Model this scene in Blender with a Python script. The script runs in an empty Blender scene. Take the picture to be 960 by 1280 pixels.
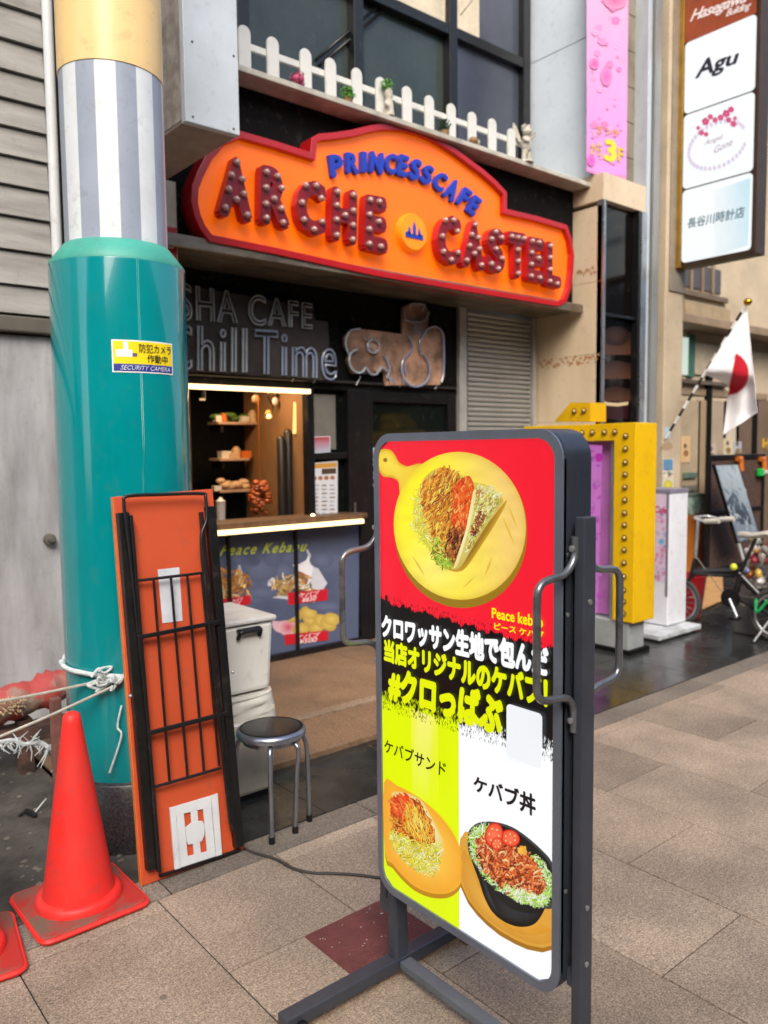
import bpy, bmesh, math, random
from mathutils import Vector, Matrix
random.seed(7)
R = math.radians
sc = bpy.context.scene
COL = sc.collection

# ------------------------------------------------------------------ camera
FOC = 997.8
PIXELS = 960.0
ax = Vector((1203, 92, -FOC)).normalized()          # street direction (+x) seen from the camera
ay = Vector((-833, 70, -FOC)); ay -= ax * ax.dot(ay); ay.normalize()   # into the shop (+y)
az = ax.cross(ay)
CAM = Vector((0, 0, 1.5))
M3 = Matrix((ax, ay, az))
cd = bpy.data.cameras.new('camera'); cam = bpy.data.objects.new('camera', cd); COL.objects.link(cam)
cam.matrix_world = Matrix.Translation(CAM) @ M3.to_4x4()
cd.sensor_fit = 'HORIZONTAL'; cd.sensor_width = 36.0; cd.lens = FOC / PIXELS * 36.0
cd.clip_start = 0.05; cd.clip_end = 500
cd.dof.use_dof = True; cd.dof.focus_distance = 2.2; cd.dof.aperture_fstop = 4.0
sc.camera = cam

# ------------------------------------------------------------------ world, sun, exposure
w = bpy.data.worlds.new('World'); sc.world = w; w.use_nodes = True
nt = w.node_tree
sky = nt.nodes.new('ShaderNodeTexSky'); sky.sky_type = 'NISHITA'; sky.sun_disc = False
SUN_EL, SUN_AZ = R(43), R(-35)          # azimuth from -y towards -x: light comes over the camera's left shoulder
sdir = Vector((-math.sin(R(35)) * math.cos(SUN_EL), -math.cos(R(35)) * math.cos(SUN_EL), math.sin(SUN_EL)))
sky.sun_elevation = SUN_EL; sky.sun_rotation = math.atan2(sdir.x, sdir.y)
sky.altitude = 0; sky.air_density = 1.0; sky.dust_density = 4.0; sky.ozone_density = 0.6
nt.links.new(sky.outputs[0], nt.nodes['Background'].inputs[0]); nt.nodes['Background'].inputs[1].default_value = 0.15
ld = bpy.data.lights.new('sun', 'SUN'); ld.energy = 1.15; ld.angle = R(32); ld.color = (1, .96, .9)
lo = bpy.data.objects.new('sun', ld); COL.objects.link(lo)
lo.rotation_euler = sdir.to_track_quat('Z', 'Y').to_euler()
sc.view_settings.view_transform = 'Standard'; sc.view_settings.look = 'None'
EXP = 0.95
sc.view_settings.exposure = EXP; sc.view_settings.gamma = 1
sc.cycles.max_bounces = 8
EXPO = 2 ** -EXP

# ------------------------------------------------------------------ where a line of sight meets a real plane (metres)
def ray(px, py): return M3 @ Vector((px - 480, 640 - py, -FOC))
def onZ(px, py, z=0.0): d = ray(px, py); return CAM + d * ((z - CAM.z) / d.z)
def onY(px, py, y): d = ray(px, py); return CAM + d * (y / d.y)
def onX(px, py, x): d = ray(px, py); return CAM + d * (x / d.x)
def onP(px, py, o, n): d = ray(px, py); return CAM + d * ((o - CAM).dot(n) / d.dot(n))

# ------------------------------------------------------------------ materials
def lin(h):
    if not isinstance(h, str): return tuple(h)[:3]
    h = h.lstrip('#'); c = [int(h[i:i+2], 16) / 255 for i in (0, 2, 4)]
    return tuple(x / 12.92 if x <= .04045 else ((x + .055) / 1.055) ** 2.4 for x in c)
MATS = {}
def mat(name, c, rough=.6, metal=0.0, vary=.12, scale=8.0, bump=0.0, bscale=60.0, spec=.5, c2=None, thr=None, emit=None, coat=0.0, stretch=(1,1,1), alpha=None, detail=5.0, rvar=0.0, grime=.3):
    if name in MATS: return MATS[name]
    m = bpy.data.materials.new(name); m.use_nodes = True; n = m.node_tree; b = n.nodes['Principled BSDF']
    c = lin(c)
    tc = n.nodes.new('ShaderNodeTexCoord'); mp = n.nodes.new('ShaderNodeMapping'); n.links.new(tc.outputs['Object'], mp.inputs[0])
    mp.inputs['Scale'].default_value = stretch
    no = n.nodes.new('ShaderNodeTexNoise'); no.inputs['Scale'].default_value = scale; no.inputs['Detail'].default_value = detail; no.inputs['Roughness'].default_value = .6
    n.links.new(mp.outputs[0], no.inputs['Vector'])
    cr = n.nodes.new('ShaderNodeValToRGB')
    if c2 is None:
        a = [max(0, x * (1 - vary * 1.6)) for x in c]; bb = [min(1, x * (1 + vary)) for x in c]
        cr.color_ramp.elements[0].position = .3; cr.color_ramp.elements[1].position = .7
    else:
        a = lin(c2); bb = c
        t = thr or (.42, .58)
        cr.color_ramp.elements[0].position = t[0]; cr.color_ramp.elements[1].position = t[1]
    cr.color_ramp.elements[0].color = (*a, 1); cr.color_ramp.elements[1].color = (*bb, 1)
    n.links.new(no.outputs['Fac'], cr.inputs[0]); n.links.new(cr.outputs[0], b.inputs['Base Color'])
    if grime and not emit:          # worn dirt: small specks and smears with outlines of their own
        g1 = n.nodes.new('ShaderNodeTexNoise'); g1.inputs['Scale'].default_value = 17; g1.inputs['Detail'].default_value = 10; g1.inputs['Roughness'].default_value = .68; g1.inputs['Distortion'].default_value = .6
        g2 = n.nodes.new('ShaderNodeMapRange'); g2.inputs[1].default_value = .56; g2.inputs[2].default_value = .74; g2.inputs[3].default_value = 0; g2.inputs[4].default_value = grime
        gm = n.nodes.new('ShaderNodeMix'); gm.data_type = 'RGBA'; gm.inputs[7].default_value = (.11, .095, .08, 1)
        n.links.new(tc.outputs['Object'], g1.inputs['Vector']); n.links.new(g1.outputs['Fac'], g2.inputs[0]); n.links.new(g2.outputs[0], gm.inputs[0])
        n.links.new(cr.outputs[0], gm.inputs[6]); n.links.new(gm.outputs[2], b.inputs['Base Color'])
    b.inputs['Roughness'].default_value = rough; b.inputs['Metallic'].default_value = metal
    b.inputs['Specular IOR Level'].default_value = spec; b.inputs['Coat Weight'].default_value = coat
    if rvar:
        mr = n.nodes.new('ShaderNodeMapRange'); mr.inputs[1].default_value = .35; mr.inputs[2].default_value = .65
        mr.inputs[3].default_value = max(.02, rough - rvar); mr.inputs[4].default_value = min(1, rough + rvar)
        n2 = n.nodes.new('ShaderNodeTexNoise'); n2.inputs['Scale'].default_value = scale * .7; n2.inputs['Detail'].default_value = 6
        n.links.new(mp.outputs[0], n2.inputs['Vector']); n.links.new(n2.outputs['Fac'], mr.inputs[0]); n.links.new(mr.outputs[0], b.inputs['Roughness'])
    if bump:
        nb = n.nodes.new('ShaderNodeTexNoise'); nb.inputs['Scale'].default_value = bscale; nb.inputs['Detail'].default_value = 6
        n.links.new(mp.outputs[0], nb.inputs['Vector'])
        bu = n.nodes.new('ShaderNodeBump'); bu.inputs['Strength'].default_value = bump; bu.inputs['Distance'].default_value = .01
        n.links.new(nb.outputs['Fac'], bu.inputs['Height']); n.links.new(bu.outputs[0], b.inputs['Normal'])
    if emit:
        b.inputs['Emission Color'].default_value = (*lin(emit[0]), 1); b.inputs['Emission Strength'].default_value = emit[1]
    if alpha is not None: b.inputs['Alpha'].default_value = alpha
    MATS[name] = m; return m
def lamp(name, c, s):
    m = mat(name, [x*.15 for x in lin(c)], rough=.5, vary=.02, emit=(c, s * EXPO))
    return m
def ink(name, strength=0.0, rough=.45):
    """printed sheet: the colours of the print sit in the mesh; strength > 0 for a backlit sheet"""
    if name in MATS: return MATS[name]
    m = bpy.data.materials.new(name); m.use_nodes = True; n = m.node_tree; b = n.nodes['Principled BSDF']
    at = n.nodes.new('ShaderNodeAttribute'); at.attribute_name = 'print'
    no = n.nodes.new('ShaderNodeTexNoise'); no.inputs['Scale'].default_value = 5
    mr = n.nodes.new('ShaderNodeMapRange'); mr.inputs[3].default_value = .93; mr.inputs[4].default_value = 1.05
    mx = n.nodes.new('ShaderNodeMix'); mx.data_type = 'RGBA'; mx.blend_type = 'MULTIPLY'; mx.inputs[0].default_value = 1
    n.links.new(no.outputs['Fac'], mr.inputs[0]); n.links.new(at.outputs['Color'], mx.inputs[6]); n.links.new(mr.outputs[0], mx.inputs[7])
    b.inputs['Roughness'].default_value = rough
    if strength:
        dk = n.nodes.new('ShaderNodeMix'); dk.data_type = 'RGBA'; dk.inputs[0].default_value = .85; dk.inputs[7].default_value = (0, 0, 0, 1)
        n.links.new(mx.outputs[2], dk.inputs[6]); n.links.new(dk.outputs[2], b.inputs['Base Color'])
        n.links.new(mx.outputs[2], b.inputs['Emission Color']); b.inputs['Emission Strength'].default_value = strength
    else:
        n.links.new(mx.outputs[2], b.inputs['Base Color'])
    MATS[name] = m; return m

# ------------------------------------------------------------------ mesh collector
class MB:
    def __init__(s): s.v = []; s.f = []; s.sm = []; s.c = None; s.mi = []
    def add(s, vs, fs, smooth=False, mi=0):
        o = len(s.v); s.v += [tuple(v) for v in vs]
        for f in fs: s.f.append(tuple(i + o for i in f)); s.sm.append(smooth); s.mi.append(mi)
        return s
    def box(s, x0, x1, y0, y1, z0, z1, mi=0):
        vs = [(x, y, z) for z in (z0, z1) for y in (y0, y1) for x in (x0, x1)]
        return s.add(vs, [(0,2,3,1),(4,5,7,6),(0,1,5,4),(2,6,7,3),(0,4,6,2),(1,3,7,5)], mi=mi)
    def obox(s, a, b, wv, hv):
        """bar from a to b with half-extent vectors wv and hv"""
        a, b, wv, hv = Vector(a), Vector(b), Vector(wv), Vector(hv)
        vs = [p + i * wv + j * hv for p in (a, b) for i, j in ((-1,-1),(1,-1),(1,1),(-1,1))]
        return s.add(vs, [(3,2,1,0),(4,5,6,7),(0,1,5,4),(1,2,6,5),(2,3,7,6),(3,0,4,7)])
    def tube(s, pts, r, n=8, cap=True, closed=False):
        pts = [Vector(p) for p in pts]; rs = r if isinstance(r, (list, tuple)) else [r] * len(pts)
        vs = []; N = len(pts); prev = None
        for i, p in enumerate(pts):
            if closed: t = (pts[(i+1) % N] - pts[i-1]).normalized()
            else: t = (pts[min(i+1, N-1)] - pts[max(i-1, 0)]).normalized()
            if prev is None:
                u = t.orthogonal().normalized()
            else:
                u = (prev - t * prev.dot(t))
                u = u.normalized() if u.length > 1e-6 else t.orthogonal().normalized()
            prev = u; q = t.cross(u)
            for k in range(n):
                a = 2 * math.pi * k / n; vs.append(p + (u * math.cos(a) + q * math.sin(a)) * rs[i])
        fs = []
        for i in range(N if closed else N - 1):
            j = (i + 1) % N
            for k in range(n): fs.append((i*n+k, i*n+(k+1) % n, j*n+(k+1) % n, j*n+k))
        s.add(vs, fs, True)
        if cap and not closed:
            s.add(vs[:n], [tuple(range(n))[::-1]]); s.add(vs[-n:], [tuple(range(n))])
        return s
    def lathe(s, prof, c=(0,0,0), n=32, axis=None, smooth=True, a0=0, a1=2*math.pi):
        """profile of (radius, height) turned about the vertical through c (or about axis)"""
        c = Vector(c); full = abs(a1 - a0 - 2*math.pi) < 1e-6
        rot = Vector(axis).normalized().to_track_quat('Z', 'Y').to_matrix() if axis else Matrix.Identity(3)
        m = n if full else n + 1; vs = []
        for r_, h in prof:
            for k in range(m):
                a = a0 + (a1 - a0) * k / n
                vs.append(c + rot @ Vector((r_ * math.cos(a), r_ * math.sin(a), h)))
        fs = []
        for i in range(len(prof) - 1):
            for k in range(n):
                k2 = (k + 1) % m
                fs.append((i*m+k, i*m+k2, (i+1)*m+k2, (i+1)*m+k))
        return s.add(vs, fs, smooth)
    def ball(s, c, r, n=10, sq=(1,1,1)):
        prof = [(math.sin(math.pi*i/n) , -math.cos(math.pi*i/n)) for i in range(n + 1)]
        c = Vector(c); m = n + 2; vs = []
        for a_, h in prof:
            for k in range(m):
                t = 2*math.pi*k/m; vs.append(c + Vector((a_*math.cos(t)*sq[0], a_*math.sin(t)*sq[1], h*sq[2])) * r)
        fs = [(i*m+k, i*m+(k+1) % m, (i+1)*m+(k+1) % m, (i+1)*m+k) for i in range(n) for k in range(m)]
        return s.add(vs, fs, True)
    def prism(s, pts, dv, mi=0):
        """outline (3-D points) pushed along dv"""
        pts = [Vector(p) for p in pts]; dv = Vector(dv); n = len(pts)
        vs = pts + [p + dv for p in pts]
        fs = [tuple(range(n)), tuple(range(n, 2*n))[::-1]] + [(i, i + n, (i+1) % n + n, (i+1) % n) for i in range(n)]
        return s.add(vs, fs, mi=mi)
    def build(s, name, m, parent=None, bev=0.0, loc=None, fix=True):
        me = bpy.data.meshes.new(name); me.from_pydata(s.v, [], s.f)
        for mm in (m if isinstance(m, (list, tuple)) else [m]): me.materials.append(mm)
        me.polygons.foreach_set('use_smooth', s.sm); me.polygons.foreach_set('material_index', s.mi)
        if fix:
            b = bmesh.new(); b.from_mesh(me); bmesh.ops.remove_doubles(b, verts=b.verts, dist=1e-5)
            bmesh.ops.recalc_face_normals(b, faces=b.faces)
            for e in b.edges:
                if len(e.link_faces) == 2 and e.calc_face_angle(0) > .9: e.smooth = False
            b.to_mesh(me); b.free()
        o = bpy.data.objects.new(name, me); COL.objects.link(o)
        if loc is not None: o.location = loc
        if parent is not None:
            o.parent = parent; o.matrix_parent_inverse = Matrix.Translation(-world(parent))
        if bev:
            md = o.modifiers.new('bevel', 'BEVEL'); md.width = bev; md.segments = 2; md.limit_method = 'ANGLE'; md.angle_limit = R(35)
        return o
def world(o):
    return Vector(o.location)
def tag(o, label=None, cat=None, group=None, kind=None):
    if label: o['label'] = label
    if cat: o['category'] = cat
    if group: o['group'] = group
    if kind: o['kind'] = kind
    return o
def thing(name, loc, label, cat, group=None):
    o = bpy.data.objects.new(name, None); COL.objects.link(o); o.location = loc; o.empty_display_size = .1
    return tag(o, label, cat, group)
def instance(src, name, parent, loc=None, rot=None):
    o = src.copy(); o.name = name; COL.objects.link(o); o.parent = parent
    o.matrix_parent_inverse = Matrix.Translation(-Vector(parent.location))
    if loc is not None: o.location = loc
    return o

# ------------------------------------------------------------------ flat print and lettering
_txt = {}
def text2d(body, off=0.0, extrude=0.0, shear=0.0, space=1.0):
    key = (body, off, extrude, shear, space)
    if key in _txt: return _txt[key]
    cu = bpy.data.curves.new('t', 'FONT'); cu.body = body; cu.size = 1; cu.offset = off if extrude else 0; cu.extrude = extrude; cu.shear = shear
    cu.space_character = space; cu.resolution_u = 3
    o = bpy.data.objects.new('t', cu); COL.objects.link(o)
    me = bpy.data.meshes.new_from_object(o.evaluated_get(bpy.context.evaluated_depsgraph_get()))
    vs = [tuple(v.co) for v in me.vertices]; fs = [tuple(p.vertices) for p in me.polygons]
    bpy.data.objects.remove(o); bpy.data.meshes.remove(me)
    if vs and off and not extrude:        # heavy weight: the strokes thickened by overlaid shifted copies, each a hair lower
        v0, f0 = vs, fs; vs, fs = [], []
        for k, (dx_, dy_) in enumerate([(0,0)] + [(math.cos(R(a))*off, math.sin(R(a))*off) for a in range(0, 360, 45)] + [(math.cos(R(a))*off*.5, math.sin(R(a))*off*.5) for a in range(0, 360, 90)]):
            o_ = len(vs); vs += [(x+dx_, y+dy_, k) for x, y, z in v0]; fs += [tuple(i+o_ for i in f) for f in f0]
    if vs:
        x0 = min(v[0] for v in vs); x1 = max(v[0] for v in vs); y0 = min(v[1] for v in vs); y1 = max(v[1] for v in vs)
        vs = [((v[0]-x0)/max(1e-6, x1-x0), (v[1]-y0)/max(1e-6, y1-y0), v[2]) for v in vs]
    _txt[key] = (vs, fs); return _txt[key]
def quad(tl, tr, br, bl):
    tl, tr, br, bl = map(Vector, (tl, tr, br, bl))
    return lambda u, v: (bl*(1-u) + br*u)*(1-v) + (tl*(1-u) + tr*u)*v
class Print:
    """coloured shapes on one plane, each layer a hair in front of the last"""
    def __init__(s, P, nrm, step=.00003, start=.0008):
        s.P = P; s.n = Vector(nrm).normalized(); s.d = start; s.step = step; s.v = []; s.f = []; s.c = []
    def _pt(s, p): return s.P(*p)
    def add(s, pts3, faces, cols):
        o = len(s.v); s.v += [Vector(p) + s.n * s.d for p in pts3]; s.f += [tuple(i + o for i in f) for f in faces]
        s.c += cols if isinstance(cols, list) else [lin(cols)] * len(pts3)
        s.d += s.step; return s
    def poly(s, px, col): return s.add([s._pt(p) for p in px], [tuple(range(len(px)))], col)
    def ell(s, cx, cy, rx, ry, ca, cb=None, rot=0, n=28, a0=0, a1=360):
        cb = cb or ca; ca, cb = lin(ca), lin(cb); pts = [s._pt((cx, cy))]; cs = [ca]
        cr, sr = math.cos(R(rot)), math.sin(R(rot))
        for k in range(n):
            a = R(a0 + (a1 - a0) * k / n); x, y = rx*math.cos(a), ry*math.sin(a)
            pts.append(s._pt((cx + x*cr - y*sr, cy + x*sr + y*cr))); cs.append(cb)
        return s.add(pts, [(0, k+1, (k+1) % n + 1) for k in range(n)], cs)
    def shreds(s, region, n, pal, ln, wd, ang=None, spread=60, curl=.25):
        """many small strips of food scattered in a region"""
        xs = [p[0] for p in region]; ys = [p[1] for p in region]; k = 0; tries = 0
        while k < n and tries < n * 20:
            tries += 1
            x, y = random.uniform(min(xs), max(xs)), random.uniform(min(ys), max(ys))
            if not inside(x, y, region): continue
            a = R(random.uniform(0, 360) if ang is None else ang + random.uniform(-spread, spread))
            l = ln * random.uniform(.5, 1.3); h = wd * random.uniform(.5, 1.2); b = random.uniform(-curl, curl) * l
            ca, sa = math.cos(a), math.sin(a); pts = []
            for t in (-1, -.4, .3, 1): pts.append((t*l/2, h/2*(1-abs(t)*.5) + b*(1-t*t)))
            for t in (1, .3, -.4, -1): pts.append((t*l/2, -h/2*(1-abs(t)*.5) + b*(1-t*t)))
            c = random.choice(pal); f_ = random.uniform(.75, 1.2); c = [min(1, q * f_) for q in lin(c)]
            lo = tuple(q*.62 for q in c); hi = tuple(min(1, q*1.18+.01) for q in c)
            s.add([s._pt((x + p*ca - q*sa, y + p*sa + q*ca)) for p, q in pts], [tuple(range(8))], [hi if (q > pts[7-i][1]) == (ca < 0) else lo for i, (p, q) in enumerate(pts)]); k += 1
        return s
    def text(s, body, q4, col, off=0.0, shear=0.0, space=1.0):
        """q4: tl, tr, br, bl in picture pixels of the lettering's box, carried onto the plane"""
        vs, fs = text2d(body, off, 0, shear, space); Q = quad(*[s._pt(p) for p in q4])
        s.d += .0002; s.add([Q(v[0], v[1]) + s.n * v[2] * .000012 for v in vs], fs, col); s.d += .0003; return s
    def field(s, cx, cy, rx, ry, rot, fn, nr=14, n=56):
        """ellipse whose printed colour varies smoothly: fn(x, y) over -1..1"""
        cr, sr = math.cos(R(rot)), math.sin(R(rot)); pts = []; cs = []
        for i in range(nr+1):
            for k in range(n):
                a = 2*math.pi*k/n; u, v = math.cos(a)*i/nr, math.sin(a)*i/nr
                pts.append(s._pt((cx + rx*u*cr - ry*v*sr, cy + rx*u*sr + ry*v*cr))); cs.append(fn(u, v))
        return s.add(pts, [(i*n+k, i*n+(k+1) % n, (i+1)*n+(k+1) % n, (i+1)*n+k) for i in range(nr) for k in range(n)], cs)
    def blob(s, pts, ca, cb=None, sm=4, shift=(0,0)):
        """smooth closed outline shaded from its middle outwards"""
        cb = cb or ca; P = closed(pts, sm); cx = sum(p[0] for p in P)/len(P)+shift[0]; cy = sum(p[1] for p in P)/len(P)+shift[1]; n = len(P)
        M_ = [((p[0]+cx)/2*1.0, (p[1]+cy)/2) for p in P]; ca, cb = lin(ca), lin(cb); cm = tuple(a*.7+b*.3 for a, b in zip(ca, cb))
        return s.add([s._pt((cx,cy))] + [s._pt(p) for p in M_] + [s._pt(p) for p in P],
                     [(0, k+1, (k+1) % n+1) for k in range(n)] + [(k+1, n+k+1, n+(k+1) % n+1, (k+1) % n+1) for k in range(n)], [ca] + [cm]*n + [cb]*n)
    def build(s, name, m, parent, label=None):
        me = bpy.data.meshes.new(name); me.from_pydata([tuple(v) for v in s.v], [], s.f); me.materials.append(m)
        at = me.color_attributes.new('print', 'FLOAT_COLOR', 'POINT')
        at.data.foreach_set('color', [x for c in s.c for x in (c[0], c[1], c[2], 1)])
        o = bpy.data.objects.new(name, me); COL.objects.link(o)
        if parent is not None: o.parent = parent; o.matrix_parent_inverse = Matrix.Translation(-Vector(parent.location))
        if label: o['label'] = label
        return o
def closed(pts, m=4):
    n = len(pts); out = []
    for i in range(n):
        a, b, c, d = pts[i-1], pts[i], pts[(i+1) % n], pts[(i+2) % n]
        for k in range(m):
            t = k/m; out.append(tuple(.5*((2*b[j]) + (c[j]-a[j])*t + (2*a[j]-5*b[j]+4*c[j]-d[j])*t*t + (3*b[j]-a[j]-3*c[j]+d[j])*t**3) for j in (0,1)))
    return out
def inside(x, y, P):
    c = False; j = len(P) - 1
    for i in range(len(P)):
        if (P[i][1] > y) != (P[j][1] > y) and x < (P[j][0]-P[i][0])*(y-P[i][1])/(P[j][1]-P[i][1]) + P[i][0]: c = not c
        j = i
    return c
def fat3d(body, off):
    """heavy solid letter: shifted copies of the extruded glyph, each face a hair behind the last"""
    v0, f0 = text2d(body, 0, .5); w_ = 1.0; vs, fs = [], []
    for k, (dx_, dy_) in enumerate([(0,0)] + [(math.cos(R(a))*off, math.sin(R(a))*off) for a in range(0, 360, 45)]):
        o_ = len(vs); vs += [((x+dx_*1.3+off*1.3)/(1+2.6*off), (y+dy_+off)/(1+2*off), z - k*.006*(1 if z > 0 else -1)) for x, y, z in v0]; fs += [tuple(i+o_ for i in f) for f in f0]
    return vs, fs
def letters3d(mb, body, Q, nrm, depth, off=.02):
    """solid lettering: Q maps (0..1, 0..1) to the plane, depth grows along nrm"""
    vs, fs = fat3d(body, off); nrm = Vector(nrm)
    mb.add([Q(v[0], v[1]) + nrm * (v[2] + .5) * depth for v in vs], fs); return mb
def bez(pts, n=6):
    """smooth line through points"""
    P = [Vector(p) for p in pts]; out = []
    for i in range(len(P) - 1):
        a, b, c, d = P[max(i-1, 0)], P[i], P[i+1], P[min(i+2, len(P)-1)]
        for k in range(n):
            t = k / n
            out.append(.5 * ((2*b) + (c-a)*t + (2*a-5*b+4*c-d)*t*t + (3*b-a-3*c+d)*t**3))
    return out + [P[-1]]
# ================================================================== SETTING
m_ground = mat('ground_concrete', '#3a3632', .85, vary=.35, scale=3, bump=.5, bscale=25)
tag(MB().add([(-60,-60,-.02),(120,-60,-.02),(120,60,-.02),(-60,60,-.02)], [(0,1,2,3)]).build('ground', m_ground), kind='structure')

def granite(name, base, dark):
    m = mat(name, base, .62, vary=.10, scale=2.2, spec=.35)
    n = m.node_tree; b = n.nodes['Principled BSDF']; cr = [x for x in n.nodes if x.type == 'VALTORGB'][0]
    tc = [x for x in n.nodes if x.type == 'TEX_COORD'][0]
    geo = n.nodes.new('ShaderNodeNewGeometry'); oi = n.nodes.new('ShaderNodeObjectInfo')
    sp = n.nodes.new('ShaderNodeTexNoise'); sp.inputs['Scale'].default_value = 170; sp.inputs['Detail'].default_value = 3; sp.inputs['Roughness'].default_value = .8
    st = n.nodes.new('ShaderNodeTexNoise'); st.inputs['Scale'].default_value = 1.7; st.inputs['Detail'].default_value = 9; st.inputs['Roughness'].default_value = .62
    for q in (sp, st): n.links.new(geo.outputs['Position'], q.inputs['Vector'])
    r1 = n.nodes.new('ShaderNodeValToRGB'); r1.color_ramp.elements[0].position = .38; r1.color_ramp.elements[1].position = .62
    r1.color_ramp.elements[0].color = (.50, .48, .46, 1); r1.color_ramp.elements[1].color = (1.32, 1.31, 1.30, 1)
    r2 = n.nodes.new('ShaderNodeValToRGB'); r2.color_ramp.elements[0].position = .36; r2.color_ramp.elements[1].position = .62
    r2.color_ramp.elements[0].color = (.68, .68, .69, 1); r2.color_ramp.elements[1].color = (1.05, 1.03, 1.02, 1)
    r3 = n.nodes.new('ShaderNodeMapRange'); r3.inputs[3].default_value = .80; r3.inputs[4].default_value = 1.08
    n.links.new(sp.outputs['Fac'], r1.inputs[0]); n.links.new(st.outputs['Fac'], r2.inputs[0]); n.links.new(oi.outputs['Random'], r3.inputs[0])
    out = cr.outputs[0]
    for src in (r1.outputs[0], r2.outputs[0], r3.outputs[0]):
        mx = n.nodes.new('ShaderNodeMix'); mx.data_type = 'RGBA'; mx.blend_type = 'MULTIPLY'; mx.inputs[0].default_value = 1
        n.links.new(out, mx.inputs[6]); n.links.new(src, mx.inputs[7]); out = mx.outputs[2]
    n.links.new(out, b.inputs['Base Color'])
    # dark gum spots and spilled-drink marks with outlines of their own
    vo = n.nodes.new('ShaderNodeTexVoronoi'); vo.inputs['Scale'].default_value = 3.1; n.links.new(geo.outputs['Position'], vo.inputs['Vector'])
    vr = n.nodes.new('ShaderNodeMapRange'); vr.inputs[1].default_value = .03; vr.inputs[2].default_value = .045; vr.inputs[3].default_value = .5; vr.inputs[4].default_value = 1
    n.links.new(vo.outputs['Distance'], vr.inputs[0])
    s2 = n.nodes.new('ShaderNodeTexNoise'); s2.inputs['Scale'].default_value = 70; s2.inputs['Detail'].default_value = 4; s2.inputs['Roughness'].default_value = .7; n.links.new(geo.outputs['Position'], s2.inputs['Vector'])
    r4 = n.nodes.new('ShaderNodeMapRange'); r4.inputs[1].default_value = .35; r4.inputs[2].default_value = .65; r4.inputs[3].default_value = .72; r4.inputs[4].default_value = 1.2; n.links.new(s2.outputs['Fac'], r4.inputs[0])
    for src in (vr.outputs[0], r4.outputs[0]):
        mx = n.nodes.new('ShaderNodeMix'); mx.data_type = 'RGBA'; mx.blend_type = 'MULTIPLY'; mx.inputs[0].default_value = 1
        n.links.new(b.inputs['Base Color'].links[0].from_socket, mx.inputs[6]); n.links.new(src, mx.inputs[7]); n.links.new(mx.outputs[2], b.inputs['Base Color'])
    bu = n.nodes.new('ShaderNodeBump'); bu.inputs['Strength'].default_value = .5; bu.inputs['Distance'].default_value = .004
    n.links.new(sp.outputs['Fac'], bu.inputs['Height']); n.links.new(bu.outputs[0], b.inputs['Normal'])
    return m
m_pave = granite('pink_granite', '#b4a491', '#50463e')
m_kerb = granite('grey_granite', '#8b8378', '#403c38')
m_joint = mat('joint_dirt', '#2b2723', .95, vary=.3, scale=20)

pav = tag(MB().box(-6, 30, -8, 2.47, -.018, -.004).build('pavement', m_joint), kind='structure')
PX, PL = .4630, .82
for i in range(-5, 18):
    for j in range(-4, 3):
        x0 = 1.045 + PX * i
        ya = (1.98 if i % 2 == 0 else 2.395) + PL * (j - 2); yb = min(ya + PL, 2.47)
        if ya > 2.46: continue
        b = MB(); g = .0022
        b.box(x0+g, x0+PX-g, ya+g, yb-g, -.012, random.uniform(-.0006, .0006))
        b.build('paving_tile', m_pave, pav, bev=.0015)
kb = tag(MB().box(-6, 30, 2.47, 2.62, -.018, -.006).build('kerb_strip', m_joint), kind='structure')
for k in range(-4, 22):
    x0 = .2 + k * .9; MB().box(x0+.003, x0+.897, 2.474, 2.617, -.012, .001 + random.uniform(-.0006, .0006)).build('kerb_stone', m_kerb, kb, bev=.003)
# wet slate gutter in front of the shops
m_wet = mat('wet_slate', '#2c2e2d', .22, vary=.35, scale=5, bump=.12, bscale=40, spec=.5, rvar=.16)
m_wetj = mat('wet_joint', '#121313', .5)
gut = tag(MB().box(-6, 30, 2.62, 9.0, -.018, -.005).build('wet_gutter', m_wetj), kind='structure')
for i in range(0, 17):
    for j in range(0, 4):
        x0 = 1.25 + i*.6; y0 = 2.622 + j*.6
        MB().box(x0+.002, x0+.598, y0+.002, y0+.598, -.014, random.uniform(-.0006, .0006)).build('slate_tile', m_wet, gut, bev=.0012)
m_dirt = mat('dirty_concrete', '#4a4742', .9, vary=.45, scale=5, bump=.8, bscale=18)
tag(MB().box(-6, 1.25, 2.62, 4.4, -.016, .002).build('dirt_ground', m_dirt), kind='structure')
# brown step up to the shop
m_terr = granite('brown_terrazzo', '#8c7259', '#4a3a30')
m_nose = granite('step_nosing', '#a08c76', '#4f443a')
stp = tag(MB().box(1.1, 4.05, 3.16, 5.2, -.01, .022).build('shop_step', m_joint), kind='structure')
for k in range(4):
    x0 = 1.1 + k*.75
    MB().box(x0, x0+.747, 3.135, 3.556, -.005, .028).build('step_slab', m_terr, stp, bev=.003)
    MB().box(x0, x0+.747, 3.562, 3.636, -.005, .034).build('step_nosing', m_nose, stp, bev=.003)
    MB().box(x0, x0+.747, 3.642, 5.2, -.005, .030).build('step_slab', m_terr, stp, bev=.002)
# red rough patch tile let into the paving
m_red = mat('red_rubber_tile', '#6e3a37', .85, c2='#5a2e2b', thr=(.3,.7), scale=14, bump=.7, bscale=120)
rt = tag(MB().box(1.305, 1.632, 1.69, 1.975, -.004, .005).build('red_patch', m_red, bev=.003), 'worn red textured square let into the granite paving under the kebab sign', 'floor marker')

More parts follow.
